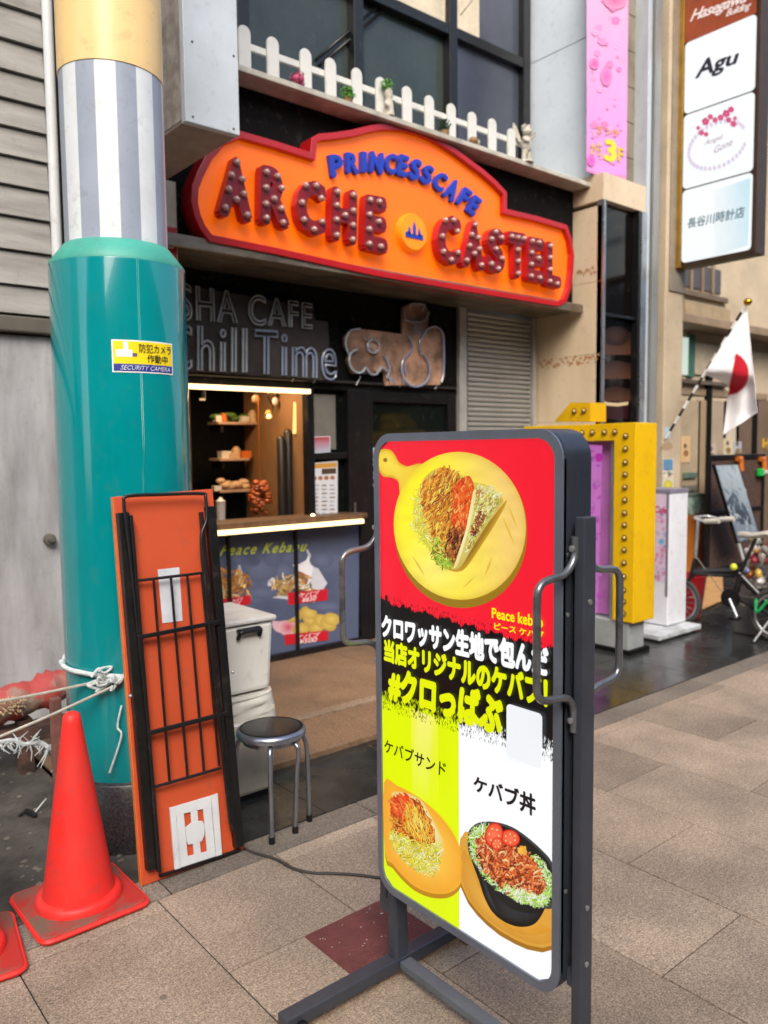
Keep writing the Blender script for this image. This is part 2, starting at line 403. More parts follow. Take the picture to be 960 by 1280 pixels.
# ================================================================== LEFT NEIGHBOUR
m_side = mat('weathered_siding', '#a09f9b', .7, c2='#767572', thr=(.25,.6), scale=1.6, bump=.25, bscale=30, stretch=(1,1,7), detail=8)
m_streak = mat('streaked_panel', '#b2b3b6', .5, c2='#7b7a7a', thr=(.2,.62), scale=2.5, stretch=(3,3,.6), detail=9)
m_trim = mat('grimy_trim', '#5b574e', .7)
m_white = mat('white_paint', '#cfd3d6', .45, vary=.06, scale=3)
LY = 4.35
nb = thing('siding_building', (-1, LY, 0), 'neighbouring building with weathered grey board siding above a streaked panel', 'building')
MB().box(-3.5, 1.425, LY+.03, LY+.4, 0, 6.5).build('wall', m_trim, nb)
ys = [14, 56, 94, 129, 163, 199, 235, 273, 315, 358, 394]
zs = [onY(20, y - 2, LY).z for y in (-125, -90, -55, -21) ] + [onY(20, y, LY).z for y in ys]
zs.sort(reverse=True)
for a_, b_ in zip(zs, zs[1:]):
    MB().add([(-3.4, LY-.012, a_-.004), (1.385, LY-.012, a_-.004), (1.385, LY-.032, b_+.006), (-3.4, LY-.032, b_+.006),
              (-3.4, LY+.03, a_-.004), (1.385, LY+.03, a_-.004), (1.385, LY+.03, b_+.006), (-3.4, LY+.03, b_+.006)],
             [(3,2,1,0),(4,5,6,7),(0,1,5,4),(2,3,7,6),(0,4,7,3),(1,2,6,5)]).build('siding_board', m_side, nb)
zb = zs[-1]
MB().box(-3.4, 1.385, LY-.06, LY+.02, zb-.09, zb-.012).build('flashing', m_trim, nb, bev=.008)
for k in range(-4, 2):
    x0 = .27 + k*.56
    MB().box(x0, x0+.555, LY-.01, LY+.03, .02, zb-.1).build('wall_panel', m_streak, nb, bev=.004)
MB().lathe([(0,0),(.03,0),(.03,.03),(.012,.035),(.012,.06),(0,.06)], onY(61, 674, LY-.01), 14, axis=(0,-1,0)).build('bolt', m_trim, nb)
dp = tag(MB().tube([(1.405,4.30,.1),(1.405,4.30,6.4)], .026, 14).build('downpipe', m_white), 'white vertical pipe running up beside the grey siding', 'pipe')

# ================================================================== STREET PILLAR
m_teal = mat('teal_enamel', '#028489', .11, vary=.05, scale=3, spec=.6, coat=.5, rvar=.02, grime=.12)
m_teal2 = mat('teal_shoulder', '#3f9c8c', .5, vary=.1, scale=9)
m_cream = mat('cream_enamel', '#eccb8c', .3, vary=.05, scale=3, spec=.5)
m_w2 = mat('white_enamel', '#d6dde0', .4, vary=.05)
m_g2 = mat('grey_enamel', '#949eae', .4, vary=.05)
m_foot = mat('black_granite', '#3b3a3b', .35, c2='#1d1c1e', thr=(.4,.6), scale=120, bump=.1)
PC = Vector((1.222, 3.05, 0))
pil = thing('street_pillar', tuple(PC), 'tall round teal arcade pillar with striped grey and white band and cream top', 'pillar')
Pv = lambda z: PC + Vector((0, 0, z))
MB().lathe([(0,0),(.268,0),(.268,.262),(.26,.27),(.24,.272)], PC, 64).build('granite_foot', m_foot, pil)
MB().lathe([(.2,.262),(.246,.262),(.249,.30),(.25,2.185),(.249,2.19)], PC, 96).build('teal_sleeve', m_teal, pil)
MB().lathe([(.2495,2.188),(.249,2.2),(.196,2.268),(.186,2.27)], PC, 96).build('shoulder', m_teal2, pil)
sb = MB()
NS = 16
for k in range(NS):
    a0 = 2*math.pi*(k+.25)/NS; sb2 = MB().lathe([(.187,2.262),(.187,2.885)], PC, 8, a0=a0, a1=a0+2*math.pi/NS)
    sb.add(sb2.v, sb2.f, True, mi=k % 2)
sb.build('striped_band', [m_w2, m_g2], pil)
MB().lathe([(.187,2.885),(.190,2.886),(.190,6.6),(0,6.6)], PC, 64).build('cream_tube', m_cream, pil)
# seam of the sleeve
sa = onP(178, 560, PC + Vector((0,-.25,0)), Vector((-.36,-.93,0))); an = math.atan2(sa.y-PC.y, sa.x-PC.x)
ps = lambda a, r, z: PC + Vector((math.cos(a)*r, math.sin(a)*r, z))
for da in (0, .022):
    MB().tube([ps(an+da,.2502,.30), ps(an+da,.2502,2.187)], .0014, 6).build('seam', m_teal, pil)
# hidden camera notice, wrapped round the sleeve
def on_pillar(px, py, r):
    d = ray(px, py); o = CAM - PC; a = d.x**2+d.y**2; b = 2*(o.x*d.x+o.y*d.y); c = o.x**2+o.y**2-r*r
    t = (-b - math.sqrt(max(0, b*b-4*a*c)))/(2*a); return CAM + d*t
tl, tr, br, bl = [on_pillar(*p, .2515) for p in ((139,424),(215,430),(215,469),(141,465))]
a1_, a2_ = [math.atan2(q.y-PC.y, q.x-PC.x) for q in (tl, tr)]
zt, zb_ = (tl.z+tr.z)/2, (bl.z+br.z)/2
class Wrap(Print):
    def __init__(s, r): super().__init__(None, (0,0,1), step=0, start=0); s.r = r
    def uv(s, u, v): a = a1_ + (a2_-a1_)*u; return PC + Vector((math.cos(a)*s.r, math.sin(a)*s.r, zb_ + (zt-zb_)*v))
    def rect(s, u0, v0, u1, v1, col, n=14):
        P = [s.uv(u0+(u1-u0)*k/n, v) for v in (v0, v1) for k in range(n+1)]
        s.add(P, [(k, k+1, k+n+2, k+n+1) for k in range(n)], col); s.r += .0004; return s
    def word(s, body, u0, v0, u1, v1, col, off=0.0, shear=0):
        vs, fs = text2d(body, off, 0, shear); s.add([s.uv(u0+(u1-u0)*v[0], v0+(v1-v0)*v[1]) for v in vs], fs, col); s.r += .0003; return s
W = Wrap(.2515)
W.rect(0,0,1,1,'#e9ecec').rect(.02,.04,.98,.26,'#27368f').rect(.02,.27,.98,.96,'#f2d80f')
W.rect(.06,.48,.30,.70,'#e8eef2').rect(.17,.62,.24,.94,'#e8eef2').rect(.30,.5,.37,.6,'#59606b')
W.word('防犯カメラ',.40,.62,.96,.9,'#3a3a2c',.012).word('作動中',.52,.32,.88,.58,'#3a3a2c',.012).word('SECURITY CAMERA',.12,.08,.92,.22,'#dfe4ef',.01,.3)
st = thing('pillar_sticker', tuple((tl+br)/2), 'small yellow and blue camera notice stuck on the teal pillar', 'sticker')
W.build('notice_print', ink('sticker_ink'), st)
# white rope round the pillar, ends running off to the left
m_rope = mat('white_rope', '#c9d2d4', .8, vary=.15, scale=30, bump=.6, bscale=90)
m_twine = mat('plastic_twine', '#a9a79c', .55, vary=.15, scale=20)
rope = thing('rope', tuple(Pv(.6)), 'white rope knotted round the teal pillar with loose ends', 'rope')
pts = [on_pillar(x, y, .262) for x, y in ((76,827),(80,833),(90,838),(104,841),(120,844),(140,845),(160,846),(185,846),(215,845))]
back = [PC + Vector((math.cos(R(a))*.262, math.sin(R(a))*.262, .70)) for a in range(-20, 160, 20)]
MB().tube(bez([(*(PC + Vector((-.262*math.cos(R(10)), .262*math.sin(R(10)), 0))).xy, pts[0].z)] + pts, 4), .0095, 8).build('loop', m_rope, rope)
MB().tube(bez(back + [(PC.x-.258, PC.y+.03, .70)], 3), .0085, 6).build('loop', m_rope, rope)
kn = MB()
for k in range(9):
    c = on_pillar(random.uniform(117, 150), random.uniform(840, 856), .272); q = [c + Vector((random.uniform(-.035,.035), random.uniform(-.012,.004), random.uniform(-.025,.025))) for _ in range(5)]
    kn.tube(bez(q, 4), .005, 6)
kn.build('knot', m_rope, rope)
e1 = MB().tube(bez([on_pillar(152,882,.268), on_pillar(147,908,.27), on_pillar(152,918,.275), on_pillar(146,940,.27), on_pillar(137,966,.275)], 5), [.004]*21, 6); e1.build('loose_end', m_rope, rope)
tw = thing('twine', tuple(Pv(.55)), 'two strands of flat plastic twine stretched from the pillar to the left', 'twine')
for (xa, ya_, xb, yb_, dy) in ((148,855,-40,937,3.0), (118,853,-60,886,3.35)):
    a_ = on_pillar(xa, ya_, .262); c_ = onY(xb, yb_, dy); mid = (a_+c_)/2 - Vector((0,0,.006))
    MB().tube(bez([a_, mid, c_], 8), .0055, 6).build('strand', m_twine, tw)

# ================================================================== the other side of the street (unseen rows, gaps shaped to streak the pillar's reflection)
m_op = mat('unseen_wall_render', '#5f5b54', .8, vary=.15, scale=.8)
m_opw = mat('unseen_window', '#1a1d1f', .15)
for x0, x1, lab in ((-45, -13.6, 'unseen plain grey shop building across the street, further from the pillar'), (-9.8, 3.0, 'unseen plain grey shop building across the street, straight behind the viewer'), (3.2, 40, 'unseen long grey shop building across the street towards the bicycle')):
    t = thing('unseen_building', ((x0+x1)/2, -6, 0), lab, 'building', 'unseen shop buildings across the street')
    MB().box(x0, x1, -12, -5.5, 0, 6.3 if x0 > -20 else 15).build('wall', m_op, t)
    MB().box(x0, x1, -5.5, -4.6, 2.9, 3.15).build('awning', m_op, t)
    k = x0 + 1
    while k + 2 < x1:
        MB().box(k, k+2, -5.5, -5.46, .2, 2.6).build('shop_window', m_opw, t); MB().box(k+.2, k+1.8, -5.5, -5.46, 4.2, 6.0).build('window', m_opw, t); k += 3

t = thing('unseen_building', (-24, 8, 0), 'unseen grey block added on the near side of the street, far to the left of the siding', 'building')  # unseen block added to narrow the bright streak on the pillar
MB().box(-45, -3.6, 4.6, 10, 0, 14).build('wall', m_op, t); MB().box(-45, -3.6, 4.1, 4.6, 2.9, 3.1).build('awning', m_op, t)
# ================================================================== SHOP
FY = 4.75
m_black = mat('black_board', '#0a0a0a', .8, vary=.2, scale=4, spec=.15)
m_blackg = mat('black_metal', '#121214', .32, vary=.15, scale=6, spec=.5)
m_soff = mat('tarnished_steel', '#8f8576', .42, metal=.6, c2='#5a4a3c', thr=(.25,.6), scale=4, stretch=(1,3,3), rvar=.12)
m_glass = mat('dark_glass', '#101512', .08, vary=.2, scale=1.5, spec=.45)
m_glass2 = mat('window_glass', '#3a4541', .14, c2='#232b29', thr=(.3,.7), scale=.8, spec=.5)
m_glass3 = mat('window_glass_blue', '#4b5261', .18, c2='#363c48', thr=(.3,.7), scale=.8, spec=.5)
m_wood = mat('shop_wood', '#5f4630', .5, vary=.3, scale=5, stretch=(6,6,.6))
m_tan = mat('tan_panel', '#7d5c3d', .6, vary=.12, scale=4)
shop = thing('shop_building', (3.9, 4.8, 0), 'black fronted cafe building with serving hatch, roller shutter and upstairs windows', 'building')
def part(mb, name, m, bev=0, par=None, lab=None):
    o = mb.build(name, m, par or shop, bev=bev)
    if lab: o['label'] = lab
    return o
# black sign band and its soffit
FX0, FX1 = 1.62, 5.735
part(MB().box(FX0, FX1, 4.33, 4.73, 2.70, 3.66), 'sign_band', m_black)
part(MB().box(FX0, FX1, 4.25, 4.84, 2.655, 2.69), 'soffit', m_soff, .004)
part(MB().box(FX0, FX1, 4.215, 4.25, 2.635, 2.705), 'drip_edge', m_soff, .006)
part(MB().box(FX0, 5.76, 4.16, 4.78, 3.665, 3.70), 'ledge', mat('ledge_paint', '#b5b1a4', .6, vary=.2, scale=8), .004)
# facade boards
part(MB().box(2.02, 4.835, FY, FY+.08, 1.935, 2.655), 'neon_backboard', m_black)
part(MB().box(2.02, 2.15, FY-.01, FY+.08, .03, 2.655), 'corner_post', mat('cream_board', '#b9af98', .6), .003)
# hatch: frame, reveal, counter
part(MB().box(2.15, 2.345, FY, FY+.08, .98, 1.94), 'hatch_jamb', m_wood, .003)
part(MB().box(3.245, 3.30, FY-.01, FY+.06, 1.0, 1.94), 'hatch_jamb', m_blackg, .003)
m_led = lamp('led_warm', '#ffd89a', 3.2)
o = part(MB().box(2.26, 3.25, FY-.045, FY-.005, 1.895, 1.925), 'light_strip', m_led)
part(MB().box(2.16, 3.66, FY-.16, FY+.12, .995, 1.03), 'counter_top', m_wood, .004)
o = part(MB().box(2.38, 3.60, FY-.19, FY-.162, .960, .990), 'light_strip', m_led)
part(MB().box(2.16, 3.64, FY-.162, FY-.10, .95, .993), 'counter_edge', m_blackg)
# blue menu panel under the counter
P_ = lambda px, py: onY(px, py, FY-.02)
cp = thing('menu_board', (2.95, FY, 0), 'slate blue food panel under the serving counter with three snack pictures', 'menu board')
part(MB().box(2.16, 3.70, FY-.02, FY+.05, .04, .95), 'panel', mat('panel_blue', '#444c64', .45), 0, cp)
pr = Print(P_, (0,-1,0))
pr.poly([(180,674),(449,655),(448,801),(180,864)], '#535d78')
for k in range(60):
    x, y = random.uniform(235, 415), random.uniform(690, 770)
    pr.ell(x, y, random.uniform(6,26), random.uniform(6,20), '#66708c' if k % 2 else '#4b546e', '#535d78', n=12)
pr.build('printed_background', ink('menu_ink'), cp)
def snack(cx, cy, kind):
    q = Print(P_, (0,-1,0), start=.002)
    if kind == 0:
        q.poly([(cx-48,cy+15),(cx-40,cy-22),(cx-18,cy-20),(cx+5,cy-45),(cx+20,cy-18),(cx+30,cy-2),(cx+14,cy+22)], '#c7cad3')
        q.poly([(cx-20,cy-18),(cx+4,cy-43),(cx+12,cy-20),(cx+6,cy+4)], '#e2e3e8')
        q.ell(cx-26, cy+2, 14, 12, '#b8a268', '#8d7c4c'); q.ell(cx-8, cy-6, 14, 11, '#b9855a', '#8a5a3c'); q.ell(cx-4, cy+6, 12, 8, '#e6e0d0', '#c5b79e'); q.ell(cx+8, cy+12, 12, 8, '#d6b77e', '#a98756')
        q.shreds([(cx-40,cy-10),(cx+10,cy-14),(cx+16,cy+16),(cx-36,cy+14)], 70, ['#c9a56a','#8d5b36','#e1d5b5','#7a7c4a','#b98550'], 8, 3)
    elif kind == 1:
        for dx_, dy_, c in ((-34,2,'#cfa0ae'),(-26,6,'#c4415c')): q.ell(cx+dx_, cy+dy_, 12, 11, c, '#d7b4bd')
        for dx_, dy_ in ((-18,-8),(-10,8),(2,-4),(10,6),(16,-2),(24,2),(0,-12),(28,-4)):
            q.ell(cx+dx_, cy+dy_, 11, 8, '#d9c069', '#b99a45', rot=random.uniform(-40,40))
    else:
        q.ell(cx, cy, 24, 25, '#c9ccd6', '#aab0c0'); q.ell(cx-6, cy-2, 16, 16, '#a3733a', '#7c5428')
        q.shreds([(cx-22,cy-20),(cx+16,cy-18),(cx+16,cy+16),(cx-22,cy+18)], 80, ['#c08a4a','#8d5b2c','#d9b67c','#a8702f'], 10, 4)
    q.build('snack_picture', ink('menu_ink'), cp)
snack(379, 731, 0); snack(386, 778, 1); snack(298, 731, 2)
for (x0, y0, x1, y1, b) in ((359,740,409,752,'¥650'), (355,792,410,802,'¥500'), (276,748,313,757,'¥450')):
    q = Print(P_, (0,-1,0), start=.0045); s_ = -.1
    q.poly([(x0,y0+1),(x1,y0-4),(x1,y1-2),(x0+1,y1+4)], '#c2172b')
    q.text('ケバブ', ((x0+14,y0+1),(x1-10,y0-2),(x1-10,y0+4),(x0+14,y0+7)), '#e7e3e4', .01, .3)
    q.text(b, ((x0+18,y0+7),(x1-14,y0+4),(x1-14,y0+10),(x0+18,y0+13)), '#e7e3e4', .01, .3)
    q.build('price_tag', ink('menu_ink'), cp)
q = Print(P_, (0,-1,0), start=.0045)
q.text('Peace Kebabu', ((276,681),(384,676),(382,689),(274,695)), '#c6d63a', .018, .35, 1.25); q.build('lettering', ink('menu_ink'), cp)
for px in (288, 372):
    x0 = onY(px, 740, FY-.05).x; part(MB().box(x0-.011, x0+.011, FY-.05, FY-.028, .04, .95), 'glazing_bar', m_blackg, .002, cp)
part(MB().box(2.16, 3.73, FY-.055, FY-.022, .032, .075), 'bottom_rail', m_blackg, .003, cp)
part(MB().box(3.68, 3.73, FY-.05, FY-.0, .075, .94), 'side_rail', m_blackg, .003, cp)
# door and sidelight beside the hatch
part(MB().box(3.30, 3.60, FY+.05, FY+.06, 1.03, 1.94), 'sidelight_glass', m_glass)
part(MB().box(3.30, 3.62, FY-.005, FY+.07, 1.43, 1.475), 'transom', m_blackg, .003)
part(MB().box(3.60, 3.79, FY-.02, FY+.08, .03, 1.94), 'door_post', m_blackg, .004)
part(MB().box(3.79, 4.70, FY+.03, FY+.045, .1, 1.86), 'door_glass', m_glass)
part(MB().box(3.79, 4.70, FY+.0, FY+.06, 1.86, 1.935), 'door_head', m_blackg, .003)
part(MB().box(3.79, 3.85, FY+.0, FY+.06, .03, 1.86), 'door_stile', m_blackg, .003)
part(MB().box(4.64, 4.74, FY-.005, FY+.07, .03, 1.94), 'door_stile', m_blackg, .003)
part(MB().tube([onY(444,628,FY-.03)-Vector((0,0,0)), onY(444,654,FY-.03)], .009, 8), 'door_handle', mat('brushed_steel', '#a5a8ab', .3, metal=1))
part(MB().tube([(2.16,FY-.02,1.99),(4.72,FY-.02,1.99)], .011, 8), 'hanging_rail', mat('dark_pipe', '#3b3836', .4, metal=.5))
for px in (368,395,448,502,546):
    c = onY(px, 490, FY-.03); part(MB().tube([(c.x-.02,c.y,1.975),(c.x+.005,c.y-.01,2.02),(c.x+.02,c.y,2.035)], .004, 6), 'clip', m_rope)
# printing of the door glass
dl = thing('door_lettering', tuple(onY(466,570,FY)), 'white cafe lettering on the dark glass door, half hidden by the kebab sign', 'lettering')
q = Print(lambda px, py: onY(px, py, FY+.028), (0,-1,0))
q.text('SHISHA', ((451,560),(492,558),(492,569),(451,571)), '#c9ccd2', .015)
q.text('CAFE', ((452,573),(486,571),(486,583),(452,585)), '#c9ccd2', .015)
for cy in (589, 599): 
    q.add([q._pt((463+r_*math.cos(R(a)), cy+r_*math.sin(R(a)))) for r_ in (7.5, 10.5) for a in range(0,360,15)], [(k,(k+1)%24,(k+1)%24+24,k+24) for k in range(24)], '#c9ccd2')
q.build('lettering', ink('door_ink'), dl)
# papers in the sidelight
def paper(name, quadpx, y, label, cat, draw, thick=.004, group=None):
    t = thing(name, tuple(onY(*quadpx[3], y)), label, cat, group)
    pts = [onY(*p, y) for p in quadpx]; MB().prism(pts, (0, thick, 0)).build('backing', mat('paper_white', '#c9ccd0', .6, vary=.03), t)
    q = Print(lambda px, py: onY(px, py, y), (0,-1,0)); draw(q); q.build('flat_print', ink('paper_ink'), t); return t
def d1(q):
    q.poly([(390,547),(412,546),(412,564),(390,566)], [lin('#a92b3a')]*2 + [lin('#a9b0c0')]*2)
paper('notice', [(389,546),(413,545),(413,565),(389,567)], FY+.02, 'small red and white notice in the sidelight above the menu poster', 'notice', d1)
def d2(q):
    q.poly([(389,579.5),(421.5,576.5),(421.5,642.5),(389,644.5)], '#ccced2')
    q.poly([(390,580),(421,578),(421,584),(390,586)], '#c08d3c'); q.poly([(402,586),(420,585),(420,592),(402,593)], '#4b3a2c')
    for k in range(4): q.ell(393+k*7.5, 598-k*.3, 3, 2.6, '#b9752e', '#8a4f22', n=10)
    for k in range(9):
        for j in range(3):
            x = 392+j*10; y = 606+k*5
            q.poly([(x,y),(x+random.uniform(4,8),y-.3),(x+6,y+1.6),(x,y+1.8)], random.choice(['#8b8d92','#7a6d5a','#9aa0a8']))
paper('menu_poster', [(389,579),(422,576),(422,643),(389,645)], FY+.015, 'white printed menu poster standing on the counter beside the hatch', 'poster', d2)
part(MB().box(3.32, 3.53, FY+.045, FY+.05, 1.50, 1.90), 'blind', mat('grey_blind', '#6b675f', .7))
bl = thing('bulb', tuple(onY(391,645,FY-.05)), 'small glowing bulb at the end of the counter light strip', 'bulb')
MB().ball(onY(391,645,FY-.05), .016).build('glass', lamp('bulb_glow', '#ffd9a0', 9), bl)
dlamp = thing('wall_lamp', tuple(onY(447,535,5.6)), 'small warm lamp glowing behind the dark door glass', 'lamp')
# roller shutter
m_shut = mat('shutter_steel', '#a09f9c', .42, metal=.35, vary=.1, scale=3, stretch=(1,1,6))
shu = thing('roller_shutter', (5.29, FY, 0), 'closed pale grey roller shutter between the cafe door and the marble pier', 'shutter')
s0 = MB(); H_ = .042
s0.add([(x,y,z) for x in (4.88, 5.70) for y,z in ((.018,0),(0,.008),(-.004,.02),(0,.034),(.018,H_-.002),(.03,H_-.002),(.03,0))],
       [(k,(k+1)%7,(k+1)%7+7,k+7) for k in range(7)] + [tuple(range(7))[::-1], tuple(range(7,14))], True)
first = None
for k in range(62):
    z = .04 + k*H_
    if first is None: first = s0.build('shutter_slat', m_shut, shu, loc=(0, FY, z))
    else: instance(first, 'shutter_slat', shu, loc=(0, FY, z))
for x0 in (4.75, 5.685): MB().box(x0, x0+.085 if x0<5 else x0+.045, FY-.035, FY+.06, .03, 2.655).build('guide_rail', mat('pale_rail', '#a9a8a4', .45, metal=.3), shu, bev=.004)
# -------- room behind the hatch
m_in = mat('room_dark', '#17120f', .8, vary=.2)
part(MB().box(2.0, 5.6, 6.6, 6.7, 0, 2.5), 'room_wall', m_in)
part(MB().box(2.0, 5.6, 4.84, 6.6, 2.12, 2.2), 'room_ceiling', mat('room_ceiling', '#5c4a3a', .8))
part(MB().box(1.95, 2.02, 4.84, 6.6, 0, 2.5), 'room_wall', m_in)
part(MB().box(3.31, 3.36, 4.84, 5.75, .9, 2.12), 'side_panel', m_tan)
part(MB().box(2.3, 3.3, 4.84, 5.3, .93, .985), 'worktop', m_wood)
il = bpy.data.lights.new('hatch_lamp', 'AREA'); il.energy = 9; il.color = (1, .66, .36); il.size = .5; il.shape = 'RECTANGLE'; il.size_y = .25
ilo = bpy.data.objects.new('hatch_lamp', il); COL.objects.link(ilo); ilo.location = (2.85, 5.05, 2.08)
m_shelf = mat('shelf_board', '#b09078', .6)
def shelf(px0, px1, py, y, lab, items):
    a_, b_ = onY(px0, py, y), onY(px1, py, y)
    t = thing('shelf', ((a_.x+b_.x)/2, y, a_.z), lab, 'shelf'); MB().box(a_.x, b_.x, y, y+.18, a_.z-.02, a_.z).build('board', m_shelf, t, bev=.002)
    MB().box(a_.x+.03, a_.x+.05, y+.02, y+.2, a_.z-.08, a_.z-.02).build('bracket', m_blackg, t)
    return a_, b_
def clutter(name, c, s, m, lab, cat, kind=0):
    b = MB()
    if kind == 0: b.lathe([(0,0),(s*.5,0),(s*.5,s),(s*.42,s*1.05),(s*.3,s*1.1),(s*.3,s*1.3),(0,s*1.3)], c, 14)
    elif kind == 1: b.box(c[0]-s*.6, c[0]+s*.6, c[1], c[1]+s, c[2], c[2]+s*.8)
    else:
        for k in range(12):
            p = Vector(c) + Vector((random.uniform(-s,s)*1.6, random.uniform(0,s), random.uniform(.2,1)*s)); b.ball(p, s*random.uniform(.35,.6), 6, (1.3,1,.7))
    o = b.build(name, m); tag(o, lab, cat); return o
SY = 5.55
m_i1 = mat('pack_cream', '#c6a27c', .6); m_i2 = mat('pack_orange', '#c9662a', .5); m_i3 = mat('leaf_green', '#4a6a2c', .6); m_i4 = mat('pack_white', '#d0c6ba', .5)
a_, b_ = shelf(273, 325, 527, SY, 'top wooden shelf inside the hatch, crowded with plants and packets', 0)
clutter('potted_plant', (a_.x+.10, SY+.05, a_.z), .06, m_i3, 'left green plant on the top shelf in the hatch', 'plant', 2)
clutter('potted_plant', (a_.x+.22, SY+.05, a_.z), .055, m_i3, 'right green plant on the top shelf, beside the packets', 'plant', 2)
clutter('packet', (a_.x+.03, SY+.02, a_.z), .06, m_i4, 'pale packet at the left end of the top shelf', 'packet', 1)
clutter('jar', (a_.x+.33, SY+.05, a_.z), .075, m_i1, 'cream jar at the right end of the top shelf', 'jar', 0)
a_, b_ = shelf(275, 312, 573, SY, 'middle shelf inside the hatch, with orange and cream packs', 0)
clutter('packet', (a_.x+.07, SY+.02, a_.z), .07, m_i4, 'white pack on the middle shelf at its left', 'packet', 1)
clutter('jar', (a_.x+.17, SY+.05, a_.z), .07, m_i1, 'cream jar on the middle shelf between two packs', 'jar', 0)
clutter('packet', (a_.x+.25, SY+.02, a_.z), .07, m_i2, 'orange pack at the right of the middle shelf', 'packet', 1)
a_, b_ = shelf(275, 313, 613, SY, 'lowest shelf inside the hatch, heaped with bread', 0)
clutter('bread_heap', (a_.x+.16, SY+.02, a_.z), .08, m_i1, 'heap of pale flat breads on the lowest shelf', 'bread', 2)
for k, (px, py, y_, s_, m__, kd, lab, cat) in enumerate([
        (290,522,5.45,.05,'m_i2',0,'small orange jar standing before the left plant on the top shelf','jar'),
        (318,524,5.42,.055,'m_i4',1,'white carton at the front right of the top shelf','packet'),
        (303,570,5.42,.05,'m_i1',1,'cream carton at the front of the middle shelf','packet'),
        (283,611,5.42,.05,'m_i4',1,'white wrapped pack before the bread on the lowest shelf','packet')]):
    c = onY(px, py, y_); c.z = {0: onY(290,527,SY).z, 1: onY(290,527,SY).z, 2: onY(290,573,SY).z, 3: onY(290,613,SY).z}[k]
    clutter('packet' if kd else 'jar', tuple(c + Vector((0,.13,0))), s_, globals()[m__], lab, cat, kd)
for k, (px, hh, m__, lab) in enumerate(((276,.16,'m_i4','white cup stack at the left end of the worktop'),)):
    c = onY(px, 640, 5.0); c.z = .986; b = MB().lathe([(0,0),(.028,0),(.034,hh),(.036,hh+.004),(.02,hh+.01),(.008,hh+.03),(0,hh+.03)], c, 14); tag(b.build(('cup_stack','tub','sauce_bottle','sauce_tub')[k], globals()[m__]), lab, ('cups','tub','bottle','tub')[k])
# doner spit
DY = 5.12
dc = onY(326, 640, DY); dc.z = 1.0
m_meat = mat('roast_meat', '#b0561c', .45, c2='#6a2a0e', thr=(.35,.65), scale=18, bump=.6, bscale=30)
spit = thing('doner_spit', tuple(dc), 'browned doner meat cone on its spit behind the counter', 'kebab spit')
b = MB()
for k in range(70):
    h = random.uniform(0, 1); rr = .035 + .035*math.sin(math.pi*min(1, h*.9+.15)); a = random.uniform(0, 6.28)
    b.ball(dc + Vector((math.cos(a)*rr, math.sin(a)*rr, .03 + h*.24)), .026, 5, (1, 1, .55))
b.build('meat', m_meat, spit); MB().tube([dc, dc+Vector((0,0,.9))], .006, 8).build('rod', mat('copper_rod', '#b5682f', .35, metal=.7), spit)
g = thing('grill_tower', (3.2, 5.1, 1.0), 'tall dark vertical grill standing right of the doner meat', 'grill')
gx = onY(355, 600, 5.05).x
for k, dx_ in enumerate((-.0, .075, .14)): MB().lathe([(0,.985),(.032,.985),(.032,1.58+.05*(k%2)),(.02,1.60+.05*(k%2)),(0,1.61+.05*(k%2))], (gx+dx_-.02, 5.05+.02*k, 0), 16).build('element', mat('grill_black', '#2b2622', .35, metal=.4), g)
t = thing('tube_lamp', tuple(onY(366, 520, 5.0)), 'upright glowing strip lamp at the right side of the hatch', 'lamp')
c0, c1 = onY(369, 503, 5.0), onY(368, 542, 5.0); MB().tube([c0, c1], .012, 8).build('tube', lamp('tube_glow', '#ffc56a', 2.2), t)
t = thing('clip_lamp', tuple(onY(336, 520, 4.98)), 'bright clip lamp hanging under the hatch ceiling', 'lamp')
c = onY(336, 520, 4.98); MB().lathe([(.006,.05),(.018,.045),(.034,0),(.030,0),(.014,.038)], c, 16, axis=(.3,.6,.7)).build('shade', mat('lamp_brass', '#c79a4e', .35, metal=.6), t)
MB().ball(c, .017, 8).build('bulb', lamp('clip_bulb', '#ffd58a', 4), t)
MB().tube(bez([c, c+Vector((.05,.02,.06)), c+Vector((.02,.03,.14)), c+Vector((.06,.03,.2))], 5), .005, 6).build('arm', m_blackg, t)
m_cup = mat('spot_black', '#1a1715', .4)
t = thing('spot_lamp', tuple(onY(253, 500, 5.0)), 'small black spot lamp on the ceiling at the left of the hatch', 'lamp')
c = onY(253, 498, 5.0); MB().lathe([(0,.05),(.022,.05),(.024,0),(0,0)], c, 14).build('housing', m_cup, t); MB().lathe([(0,0),(.02,0),(.018,-.012),(0,-.012)], c-Vector((0,0,.001)), 14).build('lens', lamp('spot_glow', '#e8b98a', 1.2), t)
c = onY(447,535,5.0); MB().ball(c, .03, 8, (1,1,1.2)).build('shade', lamp('door_lamp_glow', '#c98f55', 1.0), dlamp); dlamp.location = c
for ch in dlamp.children: ch.matrix_parent_inverse = Matrix.Translation(-c)
# extra hanging bits under the hatch ceiling
t = thing('hanging_utensils', tuple(onY(350, 515, 5.2)), 'cluster of utensils and cloths hanging at the top right of the hatch', 'utensils')
for k in range(9):
    x = onY(random.uniform(318, 366), 515, 5.2).x; z0 = 2.1; L_ = random.uniform(.08, .22)
    MB().tube(bez([(x,5.2,z0),(x+.01,5.21,z0-L_*.6),(x-.01,5.2,z0-L_)],3), .004, 6).build('handle', m_blackg, t)
    MB().ball((x-.01,5.2,z0-L_-.02), .028, 6, (1,.5,1.2)).build('head', [m_i1, m_tan, m_i4][k % 3], t)

